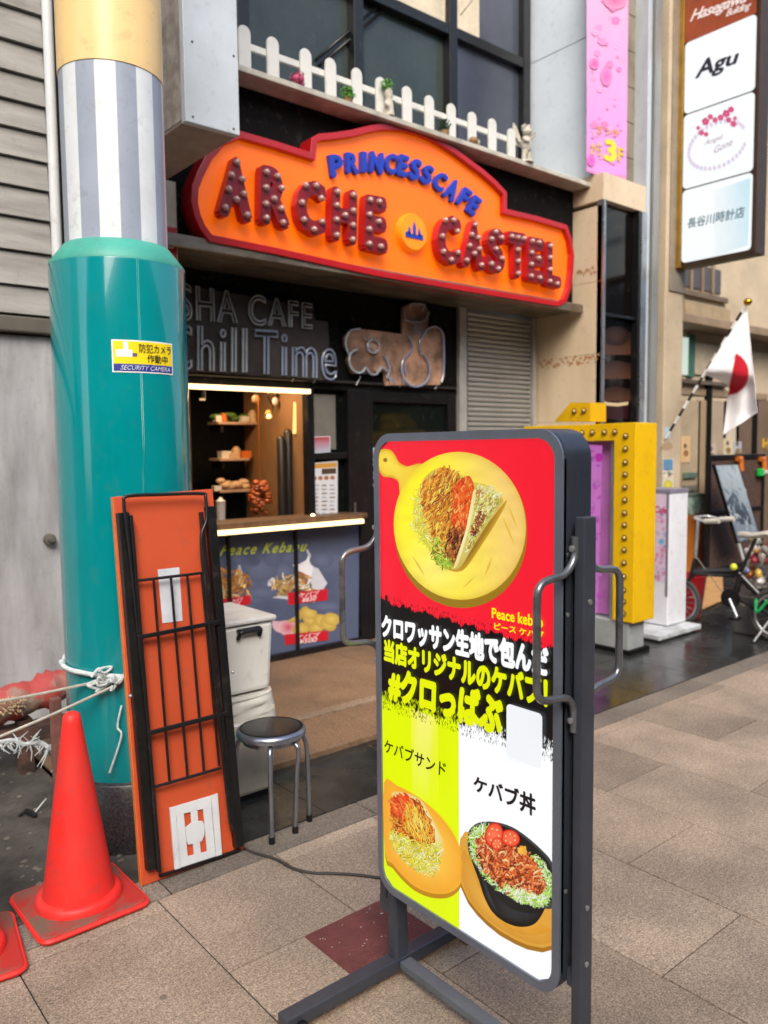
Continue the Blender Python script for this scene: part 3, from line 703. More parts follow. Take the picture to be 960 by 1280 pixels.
# ================================================================== upstairs: windows, white return wall
UY = 4.80
m_frame = mat('black_frame', '#101112', .35, spec=.5)
part(MB().box(1.6, 5.76, UY+.05, UY+.09, 3.70, 6.2), 'upper_glass', m_glass2)
xs = [onY(px, 80, UY).x for px in (303, 446, 564, 656)]
zt_ = onY(560, 38, UY).z
for k, x0 in enumerate([xs[0]-.95] + xs):
    part(MB().box(x0-.045, x0+.045, UY-.03, UY+.05, 3.70, 6.2), 'mullion', m_frame, .004)
part(MB().box(1.6, 5.69, UY-.022, UY+.045, zt_-.04, zt_+.04), 'transom', m_frame, .003)
part(MB().box(1.6, 5.69, UY-.022, UY+.045, 3.70, 3.76), 'window_sill', m_frame, .003)
part(MB().box(xs[2]+.045, xs[3]-.045, UY+.035, UY+.048, 3.76, zt_-.04), 'pane', m_glass3)
part(MB().box(xs[2]+.045, xs[3]-.045, UY+.035, UY+.048, zt_+.04, 6.1), 'pane', m_glass3)
part(MB().box(xs[1]+.36, xs[2]+.35, UY+.02, UY+.033, zt_+.041, 6.1), 'blind', mat('cream_blind', '#cbbfa6', .7))
for (p0, p1) in (((395,75),(470,10)), ((400,82),(478,14)), ((574,20),(590,0))):  # dark rods drawn for the diagonal reflections in the glass
    a_, b_ = onY(*p0, UY+.03), onY(*p1, UY+.03); part(MB().tube([a_, b_], .012, 6), 'reflection_line', m_frame)
m_wp = mat('white_cladding', '#cfdbe4', .35, vary=.06, scale=2)
zj = [3.70, onX(700, 62, 5.76).z, 6.2]
for a_, b_ in zip(zj, zj[1:]): part(MB().box(5.765, 5.80, 4.165, UY+.03, a_+.003, b_-.003), 'cladding_panel', m_wp, .003)
part(MB().box(5.80, 6.9, 4.18, 6, 3.8, 6.5), 'upper_wall', mat('grey_wall', '#6c6a64', .8))
# far closing walls so nothing shows through
part(MB().box(1.45, 2.0, 4.76, 5.0, 0, 6.4), 'party_wall', m_trim)
# ================================================================== MARQUEE SIGN
m_redrim = mat('red_enamel', '#b3141a', .3, vary=.08, scale=3, spec=.5, coat=.2)
m_orange = mat('orange_acrylic_glow', '#f0660a', .35, vary=.06, scale=2, spec=.5, emit=('#ff7208', .42*EXPO))  # acrylic given a faint glow of its own to brighten the face
m_letter = mat('letter_red', '#bb161c', .4, vary=.1)
m_lface = mat('letter_maroon', '#7c121c', .35, vary=.2, scale=10)
m_bulb = mat('clear_bulb', '#b08a84', .06, vary=.1, spec=.9, coat=.6)
m_blue = mat('blue_letter', '#1c3cae', .4, vary=.08)
SGY = 4.20
sg = thing('cafe_sign', (3.9, SGY+.1, 2.7), 'big orange marquee sign with red rim and bulb-studded letters above the cafe', 'shop sign')
out = [(246,216),(240,232),(239,252),(243,270),(250,286),(262,302),
       (340,317),(470,345),(580,364),(698,383),(708,378),(714,362),(717,340),(718,318),(715,298),(709,281),
       (672,270),(634,261),(634,240),(620,225),(604,211),(588,199),(571,186),(554,175),(540,167),(526,161),(508,156),(492,154),(476,154),(460,157),(440,162),(420,165),(398,167),(390,172),(388,190),
       (345,176),(300,163),(276,172),(258,192)]
O3 = [onY(*p, SGY) for p in out]
cx_ = sum(p.x for p in O3)/len(O3); cz_ = sum(p.z for p in O3)/len(O3)
# inset by a constant rim width
def inset(P, d):
    n = len(P); res = []; area = sum(P[i].x*P[(i+1)%n].z - P[(i+1)%n].x*P[i].z for i in range(n)); sgn = 1 if area > 0 else -1
    for i in range(n):
        a, b, c = P[i-1], P[i], P[(i+1) % n]
        e1 = Vector((b.x-a.x, 0, b.z-a.z)).normalized(); e2 = Vector((c.x-b.x, 0, c.z-b.z)).normalized()
        n1 = Vector((-e1.z, 0, e1.x))*sgn; n2 = Vector((-e2.z, 0, e2.x))*sgn; m_ = (n1+n2)
        m_ = m_ / max(.35, m_.length_squared/2) ; res.append(b + m_*d*.5*1.0)
    return res
I3 = inset(O3, .085)
n_ = len(O3)
rim = MB(); dy = Vector((0, .13, 0)); dyf = Vector((0, .045, 0))
rim.add(O3 + I3 + [p+dy for p in O3] + [p+dyf for p in I3],
        [(i, (i+1)%n_, (i+1)%n_+n_, i+n_) for i in range(n_)] + [(i, i+2*n_, (i+1)%n_+2*n_, (i+1)%n_) for i in range(n_)] + [(i+n_, (i+1)%n_+n_, (i+1)%n_+3*n_, i+3*n_) for i in range(n_)])
rim.build('rim', m_redrim, sg, bev=.004)
MB().prism([p + Vector((0,.04,0)) for p in I3], (0,.06,0)).build('face', m_orange, sg)
BP = {
 'A': [(.5,.93),(.27,.70),(.73,.66),(.2,.45),(.78,.42),(.5,.30),(.12,.12),(.88,.08)],
 'R': [(.15,.90),(.60,.86),(.13,.62),(.75,.66),(.45,.45),(.13,.33),(.72,.30),(.15,.08),(.78,.06)],
 'C': [(.25,.90),(.65,.93),(.85,.70),(.12,.55),(.2,.22),(.88,.25),(.58,.07)],
 'H': [(.15,.92),(.13,.66),(.13,.38),(.15,.08),(.5,.5),(.85,.92),(.86,.62),(.86,.34),(.85,.06)],
 'E': [(.15,.92),(.62,.92),(.13,.64),(.6,.54),(.13,.36),(.15,.08),(.7,.08)],
 'S': [(.8,.82),(.42,.93),(.15,.74),(.45,.53),(.82,.34),(.6,.08),(.18,.16)],
 'T': [(.12,.90),(.5,.90),(.88,.90),(.5,.62),(.5,.36),(.5,.08)],
 'L': [(.15,.92),(.15,.64),(.15,.36),(.15,.08),(.7,.06)]}
LY_ = SGY - .045
def marquee_letter(ch, tl, tr, br, bl):
    q = [onY(*p, LY_) for p in (tl, tr, br, bl)]; Q = quad(*q)
    vs, fs = fat3d(ch, .095)
    b = MB(); b.add([Q(v[0], v[1]) + Vector((0, (.5 - v[2])*.07, 0)) for v in vs], fs)
    o = b.build('letter', [m_letter, m_lface], sg)
    for p in o.data.polygons:
        if p.normal.y < -.9: p.material_index = 1
    for k, (u, v) in enumerate(BP[ch]):
        c = Q(.06+.88*u, .03+.94*v) + Vector((0, -.012, 0))
        if ch not in bulbsrc:
            pass
        if 'b' not in bulbsrc:
            m_ = MB(); m_.ball((0,0,0), .0185, 7, (1,1,1)); m_.lathe([(.020,0),(.020,.014),(.016,.014)], (0,.012,0), 10, axis=(0,-1,0))
            bulbsrc['b'] = m_.build('bulb', m_bulb, o, loc=c)
        else:
            x = bulbsrc['b'].copy(); COL.objects.link(x); x.parent = o; x.location = c
bulbsrc = {}
LQ = [('A',(281,194),(310,198),(316,279),(273,269)), ('R',(326,205),(360,211),(363,287),(325,279)), ('C',(371,222),(408,228),(408,297),(370,289)),
      ('H',(415,232),(447,238),(446,307),(414,300)), ('E',(457,242),(484,247),(485,318),(455,311)),
      ('C',(548,267),(577,271),(576,333),(546,328)), ('A',(585,274),(602,277),(606,339),(577,333)), ('S',(610,283),(631,287),(632,344),(608,339)),
      ('T',(635,288),(658,292),(656,350),(638,346)), ('E',(661,295),(681,299),(681,355),(659,350)), ('L',(684,301),(702,305),(702,361),(683,357))]
for a in LQ: marquee_letter(*a)
for ch, x0, y0, x1, y1, rot in (('P',413,190,431,224,-8),('R',433,188,450,219,-3),('I',452,187,460,217,0),('N',463,187,481,219,3),('C',482,189,498,219,6),('E',498,191,512,222,9),('S',513,196,528,227,13),
        ('S',528,204,543,232,18),('C',543,213,560,240,22),('A',558,221,575,252,25),('F',575,233,589,260,28),('E',587,243,601,270,30)):
    cx, cy = (x0+x1)/2, (y0+y1)/2; hw, hh = (x1-x0)/2*.92, (y1-y0)/2*.86; cr, sr = math.cos(R(rot+8)), math.sin(R(rot+8))
    T = lambda dx_, dy_: onY(cx + dx_*cr - dy_*math.sin(R(rot)), cy + dx_*sr + dy_*math.cos(R(rot)), SGY)
    Q = quad(T(-hw,-hh), T(hw,-hh), T(hw,hh), T(-hw,hh)); vs, fs = fat3d(ch, .075)
    MB().add([Q(v[0], v[1]) + Vector((0, .03 - v[2]*.05, 0)) for v in vs], fs).build('letter', m_blue, sg)
c = onY(514, 291, SGY+.02); er = .128
emb = MB().lathe([(0,.05),(er*.93,.05),(er,.035),(er,0)], c+Vector((0,.02,0)), 40, axis=(0,-1,0)).build('emblem_disc', mat('amber_acrylic_glow', '#f08c14', .35, emit=('#ff8a10', .3*EXPO)), sg, bev=.0)  # disc given a faint glow of its own, like the face
cas = MB(); ec = c + Vector((0, -.036, -.01))
def ep(pts): cas.prism([ec + Vector((x*er, 0, z*er)) for x, z in pts], (0, .008, 0))
ep([(-.62,-.28),(.62,-.28),(.62,.0),(.34,.0),(.34,-.06),(-.34,-.06),(-.34,.0),(-.62,.0)])
for x, h, w_ in ((0,.62,.10),(-.36,.34,.09),(.36,.34,.09)): ep([(x-w_,-.1),(x+w_,-.1),(x+w_,h-.28),(x,h),(x-w_,h-.28)])
cas.build('emblem_spires', m_blue, emb)
# ================================================================== NEON on the black board
m_neon = mat('neon_glass', '#98a0a8', .25, vary=.1, spec=.7, coat=.4)
m_neonb = mat('neon_glass_blue', '#8592aa', .25, vary=.1, spec=.7, coat=.4)
m_acr = mat('smoked_acrylic', '#3f3a38', .25, spec=.5, vary=.3, scale=2)
m_acr2 = mat('copper_acrylic', '#c69c80', .3, c2='#6b5548', thr=(.36,.56), scale=3.5, spec=.5)
NY = FY - .05
def neon_word(body, q4, name_, m_, parent, r_=.0075):
    cu = bpy.data.curves.new('n', 'FONT'); cu.body = body; cu.size = 1; cu.fill_mode = 'NONE'; cu.offset = .0; cu.resolution_u = 4; cu.space_character = 1.12
    o = bpy.data.objects.new('n', cu); COL.objects.link(o); me = bpy.data.meshes.new_from_object(o.evaluated_get(bpy.context.evaluated_depsgraph_get()))
    vs = [v.co.copy() for v in me.vertices]; adj = {}
    for e in me.edges: adj.setdefault(e.vertices[0], []).append(e.vertices[1]); adj.setdefault(e.vertices[1], []).append(e.vertices[0])
    bpy.data.objects.remove(o); bpy.data.meshes.remove(me)
    x0, x1 = min(v.x for v in vs), max(v.x for v in vs); y0, y1 = min(v.y for v in vs), max(v.y for v in vs)
    Q = quad(*[onY(*p, NY-.02) for p in q4]); seen = set(); loops = []
    for s_ in range(len(vs)):
        if s_ in seen: continue
        loop = [s_]; seen.add(s_); cur = s_
        while True:
            nx = [k for k in adj.get(cur, []) if k not in seen]
            if not nx: break
            cur = nx[0]; seen.add(cur); loop.append(cur)
        if len(loop) > 2: loops.append(loop)
    loops.sort(key=lambda l: min(vs[i].x for i in l))
    for l in loops:
        P = [Q((vs[i].x-x0)/(x1-x0), (vs[i].y-y0)/(y1-y0)) for i in l]; P2 = [P[0]]
        for p in P[1:]:
            if (p-P2[-1]).length > .006: P2.append(p)
        if len(P2) > 2: MB().tube(P2, r_, 6, closed=True).build(name_, m_, parent)
ns = thing('neon_sign', tuple(onY(320, 420, NY)), 'unlit outline neon lettering on the black board over the serving hatch', 'neon sign')
MB().prism([onY(*p, NY-.002) for p in ((205,352),(392,384),(394,400),(410,402),(414,476),(205,462))], (0,.03,0)).build('backing', m_acr, ns)
neon_word('SHISHA CAFE', ((158,343),(390,380),(390,411),(160,395)), 'neon_tube', m_neon, ns, .007)
neon_word('Chill', ((206,404),(308,410),(308,466),(206,462)), 'neon_tube', m_neon, ns, .0085)
neon_word('Time', ((319,413),(420,419),(420,475),(319,467)), 'neon_tube', m_neonb, ns, .0085)
hk = thing('neon_pictogram', tuple(onY(495, 440, NY)), 'unlit neon outline of a smoke cloud and water pipe beside the lettering', 'neon sign')
z6 = lambda x, y: (430 + x/6.4, 370 + y/6.4)
MB().prism([onY(*z6(*p), NY-.002) for p in ((10,330),(60,270),(150,265),(470,305),(475,90),(530,60),(650,65),(680,130),(670,270),(720,245),(800,320),(805,640),(770,710),(340,715),(330,600),(180,620),(70,620),(30,520),(40,450),(10,400))], (0,.03,0)).build('backing', m_acr2, hk)
def nt_(pts, m_=m_neon, r_=.009, n=5): MB().tube(bez([onY(*z6(*p), NY-.022) for p in pts], n), r_, 6).build('neon_tube', m_, hk)
nt_([(40,470),(15,400),(20,330),(60,275),(130,265)]); nt_([(110,425),(60,455),(40,520),(60,580),(110,615),(150,605),(175,575),(210,620),(260,625),(300,575),(345,600)])
nt_([(150,300),(180,350),(215,310)], m_neon, .005); nt_([(230,345),(195,380),(195,430),(235,455),(275,430),(280,380),(240,345),(230,345)]); nt_([(225,385),(210,410),(235,430)], m_neon, .006)
nt_([(320,470),(350,530),(365,590),(345,660)], m_neonb); nt_([(525,75),(530,110),(535,65),(640,70),(625,120)], m_neon, .008); nt_([(480,110),(490,180),(550,205),(640,200),(680,130)])
for x in (565, 592): nt_([(x,205),(x,310)], m_neonb, .008)
nt_([(515,310),(540,370),(545,410),(530,450)], m_neonb); nt_([(655,290),(610,350),(605,400),(610,460)], m_neonb); nt_([(530,450),(470,520),(465,620),(510,700),(580,725),(650,695),(685,620),(675,530),(630,460)], m_neonb)
nt_([(610,340),(660,270),(730,245),(790,300),(797,400),(797,600),(780,690)], m_neonb); nt_([(495,540),(490,590),(500,625)], m_neonb, .007); nt_([(370,650),(370,695)], m_neonb, .008, 2); nt_([(405,655),(405,695)], m_neonb, .008, 2); nt_([(470,665),(475,700)], m_neonb, .008, 2)
# ================================================================== PICKET FENCE on the ledge
m_pick = mat('fence_white', '#d3d4ce', .5, vary=.07, scale=6)
FNY = 4.23
fn = thing('picket_fence', (4.0, FNY, 3.7), 'little white picket fence with round tops along the ledge over the sign', 'fence')
z8 = lambda x, y: (300 + x/2.182, y/2.182)
def picket(parent):
    b = MB(); hw, h = .041, .27; pts = [(-hw,0,0),(hw,0,0)] + [(hw*math.cos(R(a)), 0, h-hw+hw*math.sin(R(a))*1.0) for a in range(0,181,20)]
    b.prism([Vector(p) for p in pts], (0,.018,0)); return b
ps_ = None
for k, cx in enumerate((12,90,180,248,320,385,457,518,578,635,690,742)):
    px, py = z8(cx, 200); zt2 = [68,100,132,158,185,210,235,260,282,305,323,350][k]
    tp = onY(*z8(cx, zt2), FNY); loc = Vector((tp.x, FNY, tp.z-.27 if False else 3.70))
    if ps_ is None: ps_ = picket(fn).build('picket', m_pick, fn, bev=.003, loc=loc); q_ = ps_
    else: q_ = instance(ps_, 'picket', fn, loc=loc)
    q_.scale = (1, 1, max(.7, (tp.z - 3.70)/.27))
x0, x1 = onY(*z8(-120,60), FNY).x, onY(*z8(800,380), FNY).x
MB().box(2.05, x1, FNY+.02, FNY+.04, 3.845, 3.885).build('rail', m_pick, fn, bev=.003)
for x in (2.10, 2.28): instance(ps_, 'picket', fn, loc=(x, FNY, 3.70))
OY = 4.19
def base(px, py): p = onY(px, py, OY); return Vector((p.x, OY, 3.702))
m_pinkf = mat('pink_flower', '#b8456b', .6, vary=.3, scale=60); m_fig = mat('figure_plaster', '#b9b4a6', .7, vary=.15, scale=30, bump=.3); m_grn = mat('moss_green', '#4f8a2c', .7, vary=.3, scale=40); m_dgrn = mat('dark_leaf', '#23412d', .7, vary=.3, scale=40); m_brn = mat('brown_glaze', '#8a6a42', .5, vary=.2); m_dark = mat('dark_glaze', '#26241f', .5)
def leaves(b, c, r, n, sq=(1,1,1)):
    for _ in range(n):
        d = Vector((random.gauss(0,1)*sq[0], random.gauss(0,1)*sq[1], random.gauss(0,1)*sq[2])).normalized()*r*random.uniform(.5,1)
        p = Vector(c)+d; t = d.orthogonal().normalized()*r*.32; u = d.cross(t).normalized()*r*.2; e = d.normalized()*r*.15
        b.add([p-t, p+u+e, p+t, p-u+e], [(0,1,2,3)])
    return b
t = thing('flower_ornament', tuple(base(373,105)), 'pink flower ball ornament between the pickets at the left', 'ornament')
c = base(373,105)+Vector((0,0,.04)); b = MB().ball(c, .034, 8, (1.15,1,.9)); leaves(b, c, .05, 60); b.build('petals', m_pinkf, t)
t = thing('green_ornament', tuple(base(435,128)), 'bright green tufted plant ornament on the ledge', 'ornament')
c = base(435,128); b = MB(); leaves(b, c+Vector((0,0,.055)), .05, 70); b.build('leaves', m_grn, t); MB().lathe([(0,0),(.028,0),(.034,.035),(0,.035)], c, 12).build('pot', m_brn, t)
t = thing('gnome_figurine', tuple(base(486,148)), 'white figurine with green top and black side standing at the fence centre', 'figurine')
c = base(486,150); MB().lathe([(0,0),(.04,0),(.035,.05),(.03,.09),(.022,.11),(.03,.13),(.028,.16),(.012,.18),(0,.183)], c, 14).build('body', m_fig, t)
b = MB(); leaves(b, c+Vector((-.01,0,.20)), .045, 50, (1,1,.8)); b.build('leaf_hat', m_grn, t); MB().ball(c+Vector((.04,.01,.06)), .03, 7, (1,1,2)).build('cat_shape', m_dark, t)
for dx_ in (-.01,.01): MB().ball(c+Vector((dx_,-.028,.148)), .004, 5).build('eye', m_dark, t)
MB().tube([c+Vector((-.03,-.01,.09)), c+Vector((-.045,-.03,.06)), c+Vector((-.03,-.045,.045))], .009, 6).build('arm', m_fig, t)
t = thing('owl_ornament', tuple(base(555,172)), 'dark green leafy ornament behind the sign crest', 'ornament')
c = base(556,172); b = MB(); leaves(b, c+Vector((0,0,.07)), .05, 60, (1,1,1.3)); b.build('leaves', m_dgrn, t); MB().lathe([(0,0),(.03,0),(.034,.03),(0,.03)], c, 12).build('pot', m_brn, t)
t = thing('shell_ornament', tuple(base(592,182)), 'small brown and cream shell ornament low on the ledge', 'ornament')
c = base(592,182); MB().ball(c+Vector((0,0,.03)), .032, 8, (1.3,1,.9)).build('shell', m_brn, t); MB().ball(c+Vector((.035,0,.025)), .024, 8).build('shell', m_fig, t)
# cherub: body, head, limbs and wings
ch = thing('angel_statue', tuple(base(658,200)), 'small cream angel statue with raised wings at the right end of the fence', 'statue')
c = base(658,205); V = Vector
b = MB()
b.tube([c+V((-.03,0,0)), c+V((-.028,.0,.05)), c+V((-.015,0,.09))], [.02,.018,.026], 8); b.tube([c+V((.025,0,0)), c+V((.022,-.006,.05)), c+V((.012,0,.09))], [.02,.018,.026], 8)
b.ball(c+V((0,0,.125)), .05, 10, (.95,.8,1.1)); b.ball(c+V((0,0,.165)), .038, 8, (1,.8,1)); b.tube([c+V((-.03,0,.18)), c+V((-.05,-.03,.15)), c+V((-.02,-.05,.14))], [.015,.013,.01], 7)
b.tube([c+V((.03,0,.18)), c+V((.055,-.02,.205)), c+V((.05,-.04,.235))], [.015,.013,.01], 7)
b.build('body', m_fig, ch)
hd = MB().ball(c+V((0,-.005,.232)), .036, 10).ball(c+V((0,-.042,.228)), .007, 5).build('head', m_fig, ch)
hb = MB()
for k in range(14): a = k*.45; hb.ball(c+V((math.cos(a)*.03, .004+math.sin(a)*.02, .248+.012*(k%3))), .013, 5)
hb.build('hair', m_fig, ch)
for s_ in (-1, 1):
    b = MB(); O = c+V((s_*.012,.03,.16)); pts = [O, O+V((s_*.035,.01,.0)), O+V((s_*.075,.014,.04)), O+V((s_*.09,.016,.10)), O+V((s_*.082,.016,.135)), O+V((s_*.055,.014,.115)), O+V((s_*.03,.01,.07))]
    b.prism(pts, (0,.012,0)); b.build('wing', m_fig, ch, bev=.003)
MB().lathe([(0,0),(.055,0),(.05,.012),(0,.012)], c, 16).build('base', m_fig, ch)
# ================================================================== white box jutting out over the hatch
m_box = mat('box_white', '#c8d3dc', .42, c2='#aeb7bd', thr=(.3,.6), scale=1.6)
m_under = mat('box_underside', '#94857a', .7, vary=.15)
wb = thing('wall_box', (1.85, 3.9, 2.95), 'white sheet metal box jutting out beside the pillar above the sign', 'box')
X0b, X1b = onY(232,150,3.4).x, onY(300,170,3.4).x
MB().box(X0b, X1b, 3.40, 3.44, 2.972, 6.4).build('front_panel', m_box, wb, bev=.004)
MB().box(X0b, X0b+.01, 3.44, 4.70, 2.99, 6.4).build('side_panel', mat('box_side_shaded', '#8f867c', .6, c2='#b3aca3'), wb)  # brownish shading of the left side put into its colour
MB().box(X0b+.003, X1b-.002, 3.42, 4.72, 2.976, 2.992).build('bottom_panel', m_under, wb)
MB().box(X1b-.01, X1b-.001, 3.44, 4.70, 2.99, 6.4).build('side_panel', m_box, wb)
for px, py in ((240,52),(292,70),(241,146),(292,161)): MB().ball(onY(px,py,3.40), .006, 6).build('rivet', m_trim, wb)
# narrow cream board and red sign behind the pillar
t = thing('trim_board', (2.03, 4.30, 2.3), 'narrow cream board standing between pillar and sign', 'board')
xa, xb = onY(203,280,4.28).x, onY(221,280,4.28).x
MB().box(xa-.08, xb, 4.28, 4.74, .03, onY(221,228,4.28).z).build('board', mat('cream_board', '#b9af98', .6), t)
t = thing('red_sign', tuple(onY(214,305,4.26)), 'small red sign with a white number at the pillar edge', 'sign')
MB().prism([onY(*p, 4.27) for p in ((190,281),(221,285),(221,324),(190,318))], (0,.008,0)).build('plate', m_redrim, t)
q = Print(lambda px, py: onY(px, py, 4.27), (0,-1,0)); q.text('1', ((210,296),(217,297),(217,311),(210,310)), '#e8e4e4', .04); q.build('number', ink('sign_ink'), t)

# ================================================================== MARBLE PIER on the right
m_marb = mat('beige_marble', '#d9c8ad', .4, c2='#c6b294', thr=(.3,.7), scale=3, stretch=(1,1,.35), detail=8)
PXX = 5.75; PYF = 4.045
mp_ = thing('marble_pier', (6.0, PYF, 0), 'beige marble pier with tall dark window and cap stone right of the shutter', 'pier')
zc = [0.02, .62, 1.22, 1.72, 2.28, 2.88, 3.50]
for a_, b_ in zip(zc, zc[1:]): MB().box(PXX, PXX+.03, PYF, FY+.06, a_+.0015, b_-.0015).build('slab', m_marb, mp_, bev=.0015)
capz = onY(755,250,PYF).z; capt = onY(753,215,PYF).z
XW1 = onY(793,525,PYF).x; XW2 = 6.37
MB().box(PXX-.004, XW2, PYF-.012, PYF+.25, capz, capt).build('cap_stone', m_marb, mp_, bev=.003)
MB().box(PXX-.004, PXX+.06, PYF+.25, 4.40, capz, capt-.02).build('cap_stone', m_marb, mp_, bev=.003)
MB().box(PXX+.05, XW2, PYF+.05, PYF+.06, 0.1, capz).build('window_pane', mat('tall_glass', '#0a0707', .1, spec=.4), mp_)
MB().box(PXX+.032, XW2, PYF+.35, PYF+.4, 0.0, capz).build('inner_wall', m_in, mp_)
m_alu = mat('aluminium', '#a9b0b6', .3, metal=.8, rvar=.1, scale=6)
MB().box(PXX+.0, PXX+.028, PYF-.02, PYF+.05, .02, capz-.004).build('window_frame', m_alu, mp_, bev=.003)
MB().box(XW1, XW1+.035, PYF-.02, PYF+.05, .02, capz-.004).build('window_frame', m_blackg, mp_, bev=.003)
MB().box(XW1+.036, XW2, PYF-.03, PYF+.05, .02, capz-.004).build('window_frame', m_alu, mp_, bev=.004)
MB().box(PXX+.028, XW1, PYF-.0, PYF+.048, 2.60, 2.625).build('window_bar', m_blackg, mp_)
# brownish reflections of a door with arch, painted flat on the pane
q = Print(lambda px, py: onY(px, py, PYF+.048), (0,-1,0), start=.001)
for y0, y1 in ((412,444),(450,474),(482,502)):
    for k in range(6):
        xa, xb = 752+k*6, 758+k*6; d_ = 3*abs(k-2.5)/2.5
        q.poly([(xa,y0+d_),(xb,y0+d_+1),(xb,y1),(xa,y1-1)], [lin('#241611'), lin('#241611'), lin('#50342499'[:7]), lin('#4a3022')])
q.ell(770, 420, 17, 12, '#3a251b', '#1c110d')
q.poly([(751,503),(786,503),(784,524),(750,523)], '#2c0e14')
q.poly([(750,500),(760,503),(772,504),(785,502),(785,506),(772,508),(760,507),(750,505)], '#c8b48c')
q.build('pane_reflection', ink('reflection_ink', 0, .3), mp_)
q = Print(lambda px, py: onX(px, py, PXX), (-1,0,0))
for k in range(34):
    x = 674 + k*2.25; y = 456 - k*.26 + random.uniform(-5,5); q.ell(x, y, random.uniform(.8,2.2), random.uniform(1,3.4), '#9c6a44', '#b08560', rot=random.uniform(0,90), n=9)
for k in range(12):
    x = 722 + k*1.9; y = 342 - k*.35 + random.uniform(-4,4); q.ell(x, y, random.uniform(.8,1.8), random.uniform(1,3), '#9c6a44', '#b08560', n=9)
q.build('rust_stain', ink('stain_ink', 0, .6), mp_)
for zz in (onX(745,453,PXX).z, onX(745,340,PXX).z):
    for yy in (4.1, 4.6): MB().ball((PXX, yy, zz), .006, 6).build('rivet', m_trim, mp_)
# banner and stone strip over the pier
bn = thing('banner', (6.05, 4.13, 3.85), 'long pink floral banner hanging above the marble pier', 'banner')
BY = 4.12
tlb, trb, brb, blb = onY(733,-60,BY), onY(785,-60,BY), onY(783,221,BY), onY(733,214,BY)
MB().box(blb.x, brb.x, BY, BY+.006, blb.z, tlb.z+.1).build('cloth', mat('banner_cloth', '#d58fb8', .7), bn)
q = Print(lambda px, py: onY(px, py, BY), (0,-1,0))
for k in range(28):
    y0 = -60 + k*10.0; t_ = k/27; c = [a*(1-t_)+b*t_ for a, b in zip(lin('#eeabc6'), lin('#d490d6'))]
    q.poly([(733.2,y0),(784.8-.08*k,y0+1.5),(784.8-.08*k,y0+11.5),(733.2,y0+10)] if k < 27 else [(733.2,y0),(783,y0+1.5),(783,y0+10),(733.2,y0+4)], tuple(c))
for k in range(46):
    x, y = random.uniform(740, 778), random.uniform(-20, 205); r_ = random.uniform(1.5, 6); c = random.choice(['#f0b3d2','#e07ab4','#d85fa8','#ecc0e0','#e29ad0'])
    for j in range(5): a = R(72*j + k*13); q.ell(x+r_*.55*math.cos(a), y+r_*.55*math.sin(a), r_*.5, r_*.45, c, '#d889be', n=8)
q.ell(768, 0, 15, 12, '#dd5d8d', '#e391b4'); q.ell(742, 80, 6, 7, '#e04f9d', '#d887bb'); q.ell(757, 96, 7, 12, '#dd5fae', '#d887bb'); q.ell(738, 201, 5, 7, '#e04fb0', '#d070c0')
q.text('3', ((755,173),(770,176),(770,204),(754,201)), '#e8cf3a', .05); q.text('から', ((737,178),(751,180),(751,196),(737,193)), '#d9b645', .02); q.text('F', ((771,184),(779,186),(779,203),(771,201)), '#d9b645', .03); q.text('ランチ', ((744,157),(774,163),(774,172),(744,167)), '#dfa060', .015)
q.build('banner_print', ink('banner_ink', 0, .7), bn)
m_stone = mat('grey_brown_stone', '#8b8272', .75, c2='#6d6557', thr=(.35,.65), scale=3, bump=.2)
sw = thing('stone_wall', (6.5, 4.16, 3.8), 'strip of grey brown stone blocks beside the pink banner', 'wall')
z_ = 3.72
while z_ < 6.4:
    h_ = .30; MB().box(5.82, 6.42, 4.16, 4.30, z_+.003, z_+h_-.003).build('stone_block', m_stone, sw, bev=.004); z_ += h_
MB().box(5.81, 6.45, 4.30, 4.5, 3.70, 6.4).build('core', m_trim, sw)
# ================================================================== RIGHT: posts, far wall, projecting sign
m_beige = mat('beige_render', '#b8a88e', .75, vary=.12, scale=2, bump=.1)
m_beiged = mat('brown_panel', '#8a765f', .6, vary=.15, scale=3)
mc = thing('metal_pilaster', (6.5, 4.1, 0), 'tall grey metal clad pilaster between marble pier and beige column', 'pilaster')
for x0, x1, y0, c, r_ in ((6.375,6.43,4.03,'#c3ccd2',.3),(6.432,6.50,4.06,'#6c6f70',.45),(6.502,6.60,4.04,'#8f9190',.4),(6.602,6.65,4.07,'#55524c',.5)):
    MB().box(x0, x1, y0, 4.4, 0, 6.6).build('cladding_strip', mat('metal'+str(x0)[2:], c, r_, metal=.3, vary=.15, scale=4, stretch=(1,1,.2)), mc, bev=.004)
bc = thing('beige_column', (6.8, 4.2, 0), 'beige rendered column with stickers, carrying the projecting sign', 'column')
MB().box(6.655, 6.965, 4.0, 4.5, 0, 6.6).build('shaft', m_beige, bc, bev=.01)
MB().box(6.70, 6.965, 3.985, 4.0, 2.9, 6.6).build('cover_strip', mat('strip_taupe', '#8b8070', .5, metal=.2), bc, bev=.003)
st2 = thing('column_stickers', tuple(onY(836,590,3.99)), 'blue and yellow poster stuck low on the beige column', 'poster')
q = Print(lambda px, py: onY(px, py, 4.0), (0,-1,0))
q.poly([(828,573),(842,573),(842,615),(828,613)], '#c9c3ac'); q.poly([(829,574),(841,574),(841,588),(829,588)], '#5c86ab'); q.ell(835,606,5.5,6,'#d8cf3a','#b5a845'); q.shreds([(829,586),(841,587),(841,597),(829,596)], 14, ['#b5665a','#39485c','#ded7c0'], 4, 2)
q.build('poster_print', ink('col_ink', 0, .6), st2)
t = thing('paper_tag', tuple(onY(834,541,3.99)), 'tiny light blue tag at the foot of the flag pole', 'tag')
q = Print(lambda px, py: onY(px, py, 4.0), (0,-1,0)); q.poly([(831,534),(839,534),(838,548),(831,548)], '#a9c2d0'); q.build('tag_print', ink('col_ink'), t)
